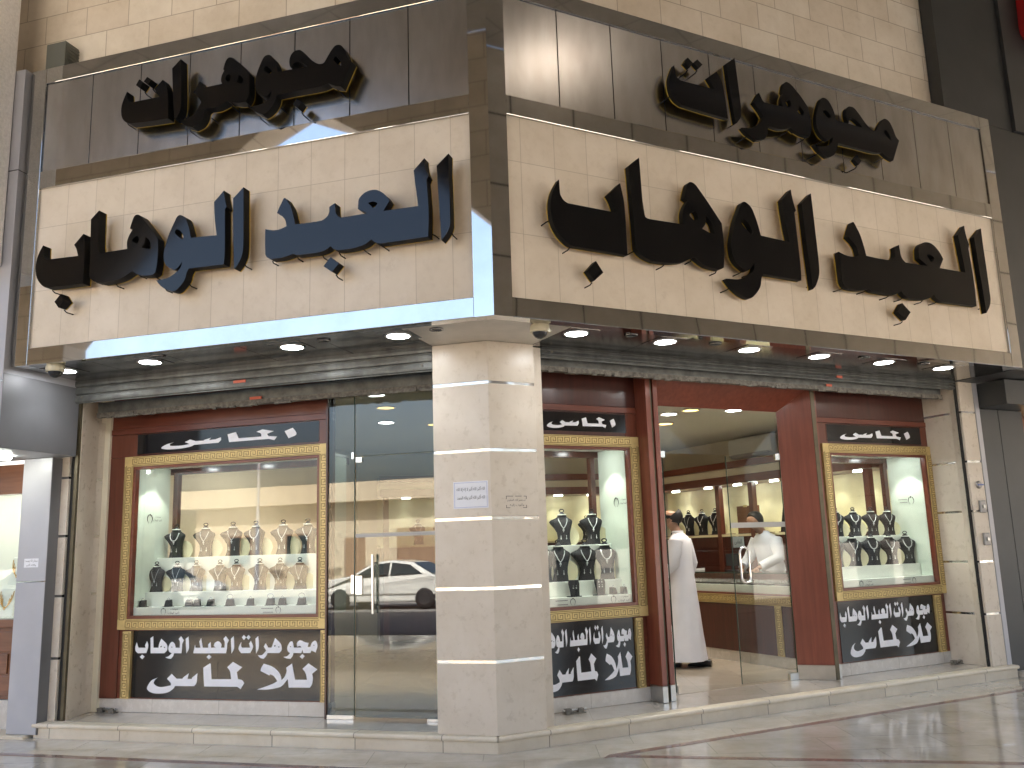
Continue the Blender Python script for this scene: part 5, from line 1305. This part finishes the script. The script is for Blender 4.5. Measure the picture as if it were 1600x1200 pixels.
def make_person(label, loc, rz, scale, lean, bow, elbows, wrists, feet, robe_mat, hair_full, glasses, robe):
    t = thing('person', label, 'person', W0, loc, rz); t.scale = (scale,)*3
    S = lambda x, y, z: (x, y+lean*max(0.0, (z-0.95))/0.6, z)
    hd = lambda x, y, z: S(x, y+bow*(z-1.52)*0.9+bow*0.06, z-bow*0.10*(z-1.5)/0.2)
    n = {'pelvis': (S(0, 0, 0.96), (0.135, 0.10)), 'spine': (S(0, -0.01, 1.14), (0.125, 0.10)), 'chest': (S(0, -0.005, 1.33), (0.125, 0.09)),
         'neckbase': (S(0, -0.01, 1.46), (0.058, 0.052)), 'neck': (hd(0, 0.012, 1.545), (0.052, 0.055)), 'jaw': (hd(0, 0.05, 1.60), (0.058, 0.062)),
         'face': (hd(0, 0.045, 1.665), (0.07, 0.085)), 'brow': (hd(0, 0.03, 1.72), (0.075, 0.095)), 'crown': (hd(0, 0.012, 1.775), (0.068, 0.088)),
         'nose': (hd(0, 0.145, 1.655), (0.012, 0.014)), 'nosebase': (hd(0, 0.12, 1.665), (0.02, 0.022))}
    l = [('pelvis', 'spine'), ('spine', 'chest'), ('chest', 'neckbase'), ('neckbase', 'neck'), ('neck', 'jaw'), ('jaw', 'face'), ('face', 'brow'), ('brow', 'crown'), ('face', 'nosebase'), ('nosebase', 'nose')]
    for i, sd in enumerate((-1, 1)):
        k = 'LR'[i]
        n['ear'+k] = (hd(sd*0.085, 0.02, 1.67), (0.012, 0.022)); l.append(('face', 'ear'+k))
        n['sh'+k] = (S(sd*0.150, -0.01, 1.41), 0.052); l.append(('chest', 'sh'+k))
        n['el'+k] = (elbows[i], 0.043); n['wr'+k] = (wrists[i], 0.028); l += [('sh'+k, 'el'+k), ('el'+k, 'wr'+k)]
        dr = Vector(wrists[i])-Vector(elbows[i])
        hand(n, l, k, 'wr'+k, wrists[i], dr, (0, 1, 0.05) if abs(dr.z) > abs(dr.y) else (1, 0, 0))
        fx, fy = feet[i]
        n['hip'+k] = (S(sd*0.085, 0, 0.90), 0.088); n['kn'+k] = ((sd*0.09, fy*0.5+0.03, 0.50), 0.055); n['an'+k] = ((fx, fy-0.03, 0.09), 0.038); n['toe'+k] = ((fx*1.1, fy+0.13, 0.035), (0.038, 0.022))
        l += [('pelvis', 'hip'+k), ('hip'+k, 'kn'+k), ('kn'+k, 'an'+k), ('an'+k, 'toe'+k)]
    skin_body('body', n, l, SKIN, t)
    # hair
    g = MB(); c = Vector(hd(0, 0.018, 1.70)); vs = []; rings_ = []
    for i in range(9):
        el = -0.55+i*(2.05/8) if hair_full else -0.55+i*(1.35/8)
        r = []
        for k in range(32):
            a = 2*pi*k/32
            front = max(0.0, sin(a))**0.7
            if hair_full: lo_, hi_ = -0.55+1.2*front, 1.5
            else: bk = max(0.0, -sin(a)); lo_, hi_ = -0.62-0.25*bk+0.75*front, 0.10+0.80*bk+0.04*sin(3*a)
            e = lo_+(max(hi_, lo_+0.02)-lo_)*i/8
            rad = (1.02 if hair_full else 0.985)+0.02*sin(5*a+i)+(0.03 if hair_full else 0.012)*sin(pi*i/8)
            r.append((c.x+0.090*rad*cos(e)*cos(a), c.y+0.115*rad*cos(e)*sin(a)-0.006, c.z+0.108*rad*sin(e)))
        rings_.append(r)
    g.rings(rings_, cap=hair_full); g.build('hair', HAIR, t, recalc=hair_full)
    if glasses:
        g = MB()
        for sd in (-1, 1):
            q = Vector(hd(sd*0.034, 0.137, 1.69))
            g.tube([(q.x+0.025*cos(a), q.y-0.004*abs(cos(a)), q.z+0.018*sin(a)) for a in [2*pi*k/14 for k in range(14)]], 0.003, 5, closed=True)
            g.tube([hd(sd*0.058, 0.132, 1.692), hd(sd*0.088, 0.09, 1.695), hd(sd*0.092, 0.01, 1.69)], 0.003, 5)
        g.tube([hd(-0.010, 0.14, 1.692), hd(0.010, 0.14, 1.692)], 0.003, 5); g.build('glasses', LEATHER, t)
    # robe
    prof = [(1.50, .062, .060, .0), (1.485, .080, .072, -.004), (1.46, .145, .090, -.008), (1.42, .200, .112, -.008), (1.33, .205, .128, -.005), (1.18, .180, .128, 0), (1.02, .182, .135, 0), (0.85, .190, .148, .0), (0.60, .205, .172, .005), (0.35, .220, .200, .012), (0.12, .238, .232, .02), (0.075, .240, .236, .02)] if robe else \
           [(1.52, .062, .060, .0), (1.495, .080, .072, -.004), (1.465, .150, .090, -.008), (1.42, .200, .112, -.008), (1.33, .205, .130, -.005), (1.18, .188, .130, 0), (1.02, .190, .135, 0), (0.88, .195, .142, 0)]
    g = MB(); rg = []
    for j, (z, wx, wy, yo) in enumerate(prof):
        r = []
        for k in range(40):
            a = 2*pi*k/40
            f = max(0.0, (1.25-z))*0.055
            m = 1+f*(0.6*sin(5*a+0.7+z)+0.5*sin(9*a-1.9*z))+0.012*sin(3*a+9*z)
            x, y, zz = S(wx*m*cos(a), wy*m*sin(a)+yo, z)
            r.append((x, y, zz))
        rg.append(r)
    g.rings(rg[::-1])
    for i, sd in enumerate((-1, 1)):
        sh = S(sd*0.165, -0.01, 1.405); e = Vector(elbows[i]); w = Vector(wrists[i])
        mid = (Vector(sh)+e)/2; m2 = (e+w)/2; wend = e+(w-e)*0.93
        g.tube([sh, mid, e, m2, wend], [0.088, 0.080, 0.070, 0.062, 0.058], 16)
    g.build('robe' if robe else 'shirt', robe_mat, t)
    g = MB(); q = Vector(S(0, -0.002, 1.515)); ring(g, 0.056, 0.066, q.z-0.02, q.z+0.008, 24, cx=0, cy=q.y+0.006); g.build('collar', robe_mat, t)
    if not robe:
        g = MB(); rg = [[(0.19*cos(a)*s, 0.135*sin(a)*s, z) for a in [2*pi*k/24 for k in range(24)]] for z, s in ((0.90, 1.0), (0.70, .95), (0.5, .88))]
        g.rings(rg[::-1])
        for i, sd in enumerate((-1, 1)): g.tube([(sd*0.09, 0, 0.6), (sd*0.09, feet[i][1]*0.5, 0.35), (feet[i][0], feet[i][1]-0.03, 0.07)], [0.10, 0.085, 0.075], 14)
        g.build('trousers', LEATHER, t)
    for i in range(2):
        fx, fy = feet[i]; g = MB()
        sec = [(-0.085, 0.032, 0.075), (-0.06, 0.040, 0.085), (0.0, 0.043, 0.080), (0.08, 0.050, 0.052), (0.15, 0.045, 0.036), (0.185, 0.022, 0.022)]
        g.rings([[(fx+w*cos(a), fy+y, max(0.0, h/2+h/2*sin(a))) for a in [2*pi*k/16 for k in range(16)]] for y, w, h in sec]); g.build('shoe', LEATHER, t)
    return t
_p = wp(FR, 3.93, 3.0, ZS+0.003)
make_person('person in a long white robe and glasses standing inside the open doorway, seen from behind', _p, radians(62), 1.055, 0.02, 0.12,
            ((-0.225, 0.02, 1.15), (0.235, -0.05, 1.15)), ((-0.20, 0.20, 1.02), (0.235, 0.03, 0.90)), ((-0.08, 0.14), (0.09, -0.16)), CLOTH, False, True, True)
_p = wp(FR, 5.62, 3.24, ZS+0.003)
make_person('person in a pale shirt with black hair bent over the glass counter', _p, radians(117), 1.04, 0.12, 0.38,
            ((-0.27, 0.14, 1.19), (0.27, 0.14, 1.19)), ((-0.15, 0.36, 1.07), (0.16, 0.37, 1.07)), ((-0.10, -0.02), (0.10, 0.03)), CLOTH2, True, False, False)

# ------------------------------------------------------------------ neighbouring shops
t = thing('neighbour_shop', 'silver clad neighbouring shop front with white siding column', 'building', FL, (-5.6, 0, 0))
X = lambda x: x+5.6
def bx(name, mat, q, bev=0.003, parent=None, F=None):
    g = MB(); g.box(*q); return g.build(name, mat, parent or t, bevel=bev)
bx('fascia_panel', LIGHT_CLAD, (X(-9), X(-4.635), -0.06, 0.86, 5.255, 6.28), 0.004)
bx('fascia_panel', LIGHT_CLAD, (X(-9), X(-4.635), -0.06, 0.86, 3.235, 5.245), 0.004)
bx('fascia_panel', LIGHT_CLAD, (X(-9), X(-4.635), -0.06, 0.86, 2.62, 3.225), 0.004)
bx('fascia_side', GREY_SIDE, (X(-4.634), X(-4.628), -0.058, 0.86, 2.622, 3.30))  # side faces set in a darker grey than the silver fronts
bx('pilaster_side', GREY_SIDE, (X(-4.8145), X(-4.809), 0.762, 1.30, 0.03, 2.61))
bx('seam_strip', STEEL_STRIP, (X(-9), X(-4.64), -0.055, 0.85, 3.222, 3.238), 0)
bx('seam_strip', BLACK_GAP, (X(-9), X(-4.645), -0.05, 0.85, 5.24, 5.26), 0)
p_ = bx('clad_pilaster', LIGHT_CLAD, (X(-5.16), X(-4.815), 0.76, 1.30, 1.43, 2.615), 0.004)
bx('clad_pilaster', LIGHT_CLAD, (X(-5.16), X(-4.815), 0.76, 1.30, 0.03, 1.42), 0.004)
bx('lintel_board', WOOD_BROWN, (X(-9), X(-5.165), 0.98, 1.1, 2.30, 2.60))
bx('lower_panel', WOOD_BROWN, (X(-9), X(-5.165), 1.0, 1.1, 0.30, 0.98))
for k in range(3):
    for j in range(2):
        bx('wood_block', WOOD_BROWN, (X(-5.62-0.46*j-0.23*(k % 2)), X(-5.20-0.46*j-0.23*(k % 2)), 0.985, 1.0, 0.33+0.21*k, 0.52+0.21*k), 0.005)
bx('sill_board', WOOD_BROWN, (X(-9), X(-5.165), 0.94, 1.1, 0.985, 1.06))
bx('base', BASE_WHITE, (X(-9), X(-5.165), 0.98, 1.12, 0.0, 0.295))
bx('window_glass', GLASS, (X(-9), X(-5.165), 1.04, 1.048, 1.06, 2.30), 0)
bx('window_back', DISPLAY_WHITE, (X(-9), X(-5.165), 1.75, 1.80, 1.0, 2.6), 0)
bx('window_floor', DISPLAY_WHITE, (X(-9), X(-5.165), 1.05, 1.75, 1.0, 1.06), 0)
bx('window_ceiling', WOOD_DARK, (X(-9), X(-5.165), 1.11, 1.75, 2.45, 2.5), 0)
bx('window_lamp', LED_SMALL, (X(-7.2), X(-5.3), 1.25, 1.29, 2.43, 2.445), 0)
ld = bpy.data.lights.new('window_lamp', 'AREA'); ld.shape = 'RECTANGLE'; ld.size = 1.8; ld.size_y = 0.05; ld.energy = 0.7; ld.color = (1.0, 0.95, 0.82)
lo = bpy.data.objects.new('window_lamp', ld); COL.objects.link(lo); lo.parent = t; lo.location = (X(-6.2), 1.27, 2.42)
ss = bx('step_slab', STONE_STEP, (X(-9), X(-4.90), 0.70, 1.3, -0.02, 0.028), 0.006)
g = MB(); g.lathe([(0.09, 2.585), (0.10, 2.619)], X(-5.10), 0.42, 24); g.build('under_lamp', LED_SMALL, t)
for i, x in enumerate((5.32, 5.56, 5.80)):
    for j, z in enumerate((1.06, 1.38, 1.72)):
        q = thing('necklace_board', f'white gold necklace board, {ORD[j]} tier, {ORD[i]} from the silver pilaster', 'display board', FL, (-x, 1.28+0.13*j, z), radians(8), 'gold necklace boards in the neighbouring window')
        g = MB(); g.hexa([(-0.10, -0.03, 0), (0.10, -0.03, 0), (0.10, 0.02, 0), (-0.10, 0.02, 0), (-0.09, 0.03, 0.29), (0.09, 0.03, 0.29), (0.09, 0.06, 0.29), (-0.09, 0.06, 0.29)]); g.build('board', DISPLAY_WHITE, q, bevel=0.01)
        g = MB()
        for k in range(3):
            w = 0.075-0.018*k; zz = 0.26-0.035*k; dp = 0.16-0.03*k
            g.tube([(w*cos(a), -0.036+0.06*((zz+dp*sin(a))/0.29), zz+dp*sin(a)) for a in [pi+pi*m/10 for m in range(11)]], 0.004, 5)
            g.lathe([(0.0005, zz-dp-0.02), (0.011, zz-dp-0.006), (0.0005, zz-dp+0.01)], 0, -0.04+0.06*((zz-dp)/0.29), 8)
        g.build('necklaces', GOLD_JEWEL, q)
bpy.context.view_layer.update()
q = thing('small_notice', 'small printed sticker on the silver clad pilaster', 'sticker', FL, (-4.99, 0.76, 1.56))
g = MB(); g.box(-0.085, 0.085, -0.0018, -0.0004, 0, 0.085); g.build('sheet', PAPER, q)
g = MB(); text_into(g, 'سبحان الله وبحمده', -0.075, 0.075, -0.0024, 0.048, 0.076); g.build('text_line', INK, q); g = MB(); text_into(g, 'والله أكبر', -0.06, 0.06, -0.0024, 0.010, 0.038); g.build('text_line', INK, q)
q = thing('stucco_column', 'rough white stucco column at the edge of the silver fascia', 'column', FL, (-5.4, -0.3, 0))
g = MB(); g.box(-0.6, 0.665, -0.2, 0.235, 4.3, 10.3); g.build('shaft', STUCCO, q, bevel=0.02)

t = thing('charcoal_shop', 'charcoal clad neighbouring shop front', 'building', FR, (8.0, 0, 0))
X = lambda x: x-8.0
bx('cladding_panel', DARK_CLAD, (X(5.80), X(7.0), 0.10, 0.255, 6.285, 14), 0.004)
bx('cladding_panel', DARK_CLAD, (X(7.008), X(16), 0.06, 0.255, 6.285, 14), 0.004)
bx('cladding_panel', DARK_CLAD, (X(6.43), X(16), 0.10, 0.9, 3.36, 6.28), 0.004)
bx('beam', DARK_CLAD, (X(6.82), X(16), 0.50, 1.2, 3.06, 3.35), 0.004)
bx('clad_column', DARK_CLAD, (X(6.82), X(7.16), 0.86, 1.5, 0.0, 3.055), 0.004)
bx('clad_column', DARK_CLAD, (X(7.168), X(7.62), 0.86, 1.5, 0.0, 3.055), 0.004)
bx('shop_back', WOOD_BROWN, (X(7.63), X(12), 1.6, 1.7, 0.0, 3.3))
for k in range(3):
    bx('shelf_lamp', LED_WARM, (X(7.8), X(9.0), 1.5, 1.52, 1.6+0.45*k, 1.62+0.45*k), 0)
bx('step_slab', BASE_WHITE, (X(6.86), X(12), 0.72, 1.4, -0.01, 0.05))
q = thing('red_sign_letter', 'edge of a red raised sign on the charcoal cladding', 'sign', FR, (7.62, 0.06, 7.52))
g = MB(); g.plate([smooth_loop([(-0.22, 0.05), (-0.26, 0.4), (-0.20, 0.9), (0.1, 1.1), (0.5, 1.0), (0.6, 0.4), (0.3, 0.0)])], -0.14, -0.01); g.build('letter', RED_PLASTIC, q)

# ------------------------------------------------------------------ arcade in front of the shop and the street beyond (seen in the glass and steel)
arc = thing('arcade', 'stone arcade with tall round arches roofed over the pavement', 'arcade')
CZ = 10.4
def arcade_wall(F, x0, x1, openings, d0, d1, mat):
    out = [(x0, 0.0)]
    for xa, xb, zs, rise, pointed in openings:
        out += [(xa, 0.0), (xa, zs)]
        c = (xa+xb)/2; w = (xb-xa)/2
        n = 20
        for k in range(1, n):
            a = pi*k/n
            if pointed:
                xx = -cos(a); out.append((c+w*xx, zs+rise*(1-abs(xx)**1.3)))
            else:
                out.append((c-w*cos(a), zs+rise*sin(a)))
        out += [(xb, zs), (xb, 0.0)]
    out += [(x1, 0.0), (x1, CZ), (x0, CZ)]
    g = MB(); g.plate([out], d0, d1)
    return g.build('arch_wall', mat, arc, F)
arcade_wall(FL, -41.8, 2.8, [(-33.15, -23.35, 5.65, 3.95, 1), (-21.95, -12.15, 5.65, 3.95, 1), (-10.75, -0.95, 5.65, 3.95, 1)], ARC_L-0.6, ARC_L, ARCADE)
ops = []
x = -1.6
while x < 34: ops.append((x, x+3.7, 3.3, 1.4, 1)); x += 4.3
arcade_wall(FR, -2.8, 36, ops, ARC_R-0.6, ARC_R, ARCADE_PANEL)
g = MB(); g.prism([plan(FL, -42, 0.2), plan(FL, -42, ARC_L), corner_at(ARC_L), plan(FR, 36, ARC_R), plan(FR, 36, 0.2), corner_at(0.2)], CZ+0.005, CZ+0.4)
g.build('arcade_ceiling', ARCADE_CEIL, arc)
q = thing('arcade_lamp', 'lit warm lamp panel in the arcade ceiling, mirrored in the brushed steel', 'ceiling light', W0, (7.2, 2.5, CZ))
g = MB(); g.box(-0.5, 0.5, -0.17, 0.17, -0.06, -0.0005); o = g.build('frame', SATIN, q); o.rotation_euler = (0, 0, A_R*0+0.48)
g = MB(); g.box(-0.46, 0.46, -0.13, 0.13, -0.068, -0.0605); o = g.build('diffuser', LAMP_ARC, q); o.rotation_euler = (0, 0, 0.48)
def street(F, d0, d1, z0, z1, name, mat, xa=-120, xb=60):
    g = MB(); g.prism([plan(F, xa, d0), plan(F, xb, d0), plan(F, xb, d1), plan(F, xa, d1)], z0, z1)
    return tag(g.build(name, mat), kind='structure')
street(FL, -9.0, -25.0, -0.16, -0.13, 'road', ASPHALT)
street(FL, -25.2, -34.0, -0.16, -0.02, 'far_pavement', SAND)
# low tan building across the road
t = thing('tan_building', 'low tan building with a projecting roof band across the road', 'building', FL, (-14, -34, 0))
def bx2(name, mat, q, bev=0.0, parent=None):
    g = MB(); g.box(*q); return g.build(name, mat, parent or t, bevel=bev)
bx2('wall', TAN, (-15.4, 22, -9.5, 0, -0.1, 4.3))
bx2('roof_band', TAN, (-15.9, 22.5, -10, 0.75, 4.25, 5.25))
for x, w, h, z in ((-12.5, 1.4, 1.6, 1.1), (-9.0, 1.4, 1.6, 1.1), (-5.5, 1.2, 2.4, 0.0), (-2.0, 2.2, 2.8, 0.0), (1.2, 1.3, 1.5, 1.2), (4.0, 1.3, 1.5, 1.2), (7.5, 2.4, 2.7, 0.0), (11.5, 1.3, 1.5, 1.2)):
    f = bx2('window' if z > 0 else 'door', TAN_DARK, (x-w/2, x+w/2, -0.12, 0.03, z, z+h))
    if z > 0: bx2('pane', CAR_GLASS, (x-w/2+0.1, x-0.04, 0.0, 0.045, z+0.1, z+h-0.1), parent=f); bx2('pane', CAR_GLASS, (x+0.04, x+w/2-0.1, 0.0, 0.045, z+0.1, z+h-0.1), parent=f)
g = MB(); g.box(5.4, 6.2, 0.02, 0.55, 2.9, 3.5); g.build('cooler', LIGHT_CLAD, t)
for i, (x, d) in enumerate(((-33.0, -28.0), (-45.0, -30.0), (-21.0, -27.0))):
    q = thing('street_lamp', ('double armed street lamp beside the end of the tan building', 'double armed street lamp far along the road', 'double armed street lamp in front of the tan building')[i], 'street lamp', FL, (x, d, 0), group='street lamps along the road')
    g = MB(); g.tube([(0, 0, -0.1), (0, 0, 4), (0, 0, 9.0)], [0.11, 0.08, 0.06], 10); g.build('pole', LIGHT_CLAD, q)
    for sd in (-1, 1):
        g = MB(); g.tube([(0, 0, 8.6), (sd*0.5, 0, 9.3), (sd*1.5, 0, 9.7)], 0.04, 8); g.build('arm', LIGHT_CLAD, q)
        g = MB(); g.hexa([(sd*1.4, -0.14, 9.62), (sd*2.2, -0.14, 9.78), (sd*2.2, 0.14, 9.78), (sd*1.4, 0.14, 9.62), (sd*1.4, -0.14, 9.75), (sd*2.2, -0.14, 9.88), (sd*2.2, 0.14, 9.88), (sd*1.4, 0.14, 9.75)]); g.build('lamp_head', PLASTIC_WHITE, q)

def sedan(label, F, x, d, rz, paint):
    t = thing('parked_car', label, 'car', F, (x, d, -0.13), rz, group='cars parked across the road')
    prof = [(-2.35, 0.42), (-2.38, 0.72), (-2.30, 0.92), (-1.65, 1.02), (-0.95, 1.40), (-0.3, 1.47), (0.35, 1.42), (1.05, 1.02), (1.9, 0.90), (2.30, 0.76), (2.36, 0.45)]
    def inset(z): return 0.88 if z < 1.0 else 0.88-0.24*(z-1.0)/0.47
    g = MB(); n = len(prof); vs = []
    for sg in (-1, 1):
        vs += [(px, sg*inset(pz), pz) for px, pz in prof]
    fs = [tuple(range(n)), tuple(reversed(range(n, 2*n)))] + [(k, n+k, n+(k+1) % n, (k+1) % n) for k in range(n)]
    g.add(vs, fs); g.box(-2.3, 2.3, -0.84, 0.84, 0.22, 0.5)
    body = g.build('body', paint, t, bevel=0.05, recalc=True)
    for sg in (-1, 1):
        for poly in ([(-1.35, 1.04), (-0.88, 1.33), (-0.28, 1.40), (-0.28, 1.04)], [(-0.20, 1.04), (-0.20, 1.40), (0.30, 1.36), (0.86, 1.04)]):
            g = MB(); vs = [(px, sg*(inset(pz)+0.006), pz) for px, pz in poly] + [(px, sg*(inset(pz)-0.05), pz) for px, pz in poly]
            g.add(vs, [(0, 1, 2, 3), (7, 6, 5, 4), (0, 4, 5, 1), (1, 5, 6, 2), (2, 6, 7, 3), (3, 7, 4, 0)]); g.build('side_window', CAR_GLASS, t, recalc=True)
        for px in (-1.42, 1.42):
            g = MB(); w = [(0.2, -0.11), (0.30, -0.10), (0.325, -0.05), (0.325, 0.05), (0.30, 0.10), (0.2, 0.11)]; g.lathe(w, n=24)
            o = g.build('wheel', TYRE, t); o.location = (px, sg*0.80, 0.325); o.rotation_euler = (pi/2, 0, 0)
            g = MB(); g.lathe([(0.19, -0.115), (0.19, 0.115)], n=20); g.build('rim', CHROME, o)
        g = MB(); g.box(2.28, 2.40, sg*0.55-0.2, sg*0.55+0.2, 0.62, 0.76); g.build('headlight', PLASTIC_WHITE, t, bevel=0.02)
        g = MB(); g.box(-2.42, -2.30, sg*0.6-0.18, sg*0.6+0.18, 0.72, 0.86); g.build('tail_light', RED_PLASTIC, t, bevel=0.02)
    for poly, dx in (([(-1.62, 1.05), (-0.98, 1.39)], -0.01), ([(1.02, 1.05), (0.38, 1.41)], 0.01)):
        (xa, za), (xb, zb) = poly
        g = MB(); g.add([(xa+dx, -0.74, za), (xa+dx, 0.74, za), (xb+dx, 0.64, zb), (xb+dx, -0.64, zb), (xa+dx, -0.74, za-0.03), (xa+dx, 0.74, za-0.03), (xb+dx, 0.64, zb-0.03), (xb+dx, -0.64, zb-0.03)],
                        [(0, 1, 2, 3), (7, 6, 5, 4), (0, 4, 5, 1), (1, 5, 6, 2), (2, 6, 7, 3), (3, 7, 4, 0)]); g.build('windscreen', CAR_GLASS, t, recalc=True)
    return t
sedan('white sedan parked in the sun across the road, mirrored in the narrow glass door', FL, -9.9, -17.5, pi, CAR_WHITE)
sedan('white sedan parked farther along the road, mirrored in the single window', FL, -19.5, -18.4, 0.03, CAR_WHITE)
sedan('dark sedan parked by the end of the tan building', FL, -27.0, -21.5, 0.25, CAR_DARK)
for i, (x, d, h) in enumerate(((-36, -42, 4.5), (-42, -44, 5.5), (-50, -46, 4.0))):
    q = thing('street_tree', f'{ORD[i]} dusty green tree beyond the end of the tan building', 'tree', FL, (x, d, 0), group='trees beyond the tan building')
    g = MB(); g.tube([(0, 0, -0.1), (0.1, 0, h*0.3), (0, 0.1, h*0.6)], [0.16, 0.11, 0.05], 8); g.build('trunk', TAN_DARK, q)
    g = MB()
    for k in range(700):
        v = Vector((rng.gauss(0, 1), rng.gauss(0, 1), rng.gauss(0, 1))).normalized()*(rng.random()**0.4)
        c = Vector((v.x*h*0.35, v.y*h*0.35, h*0.68+v.z*h*0.32)); s = 0.12+0.12*rng.random()
        u = Vector((rng.gauss(0, 1), rng.gauss(0, 1), rng.gauss(0, 1))).normalized()*s; w = u.orthogonal()
        g.add([c-u, c+w*0.6, c+u, c-w*0.6], [(0, 1, 2, 3)])
    g.build('crown', LEAF, q)
bpy.context.view_layer.update()
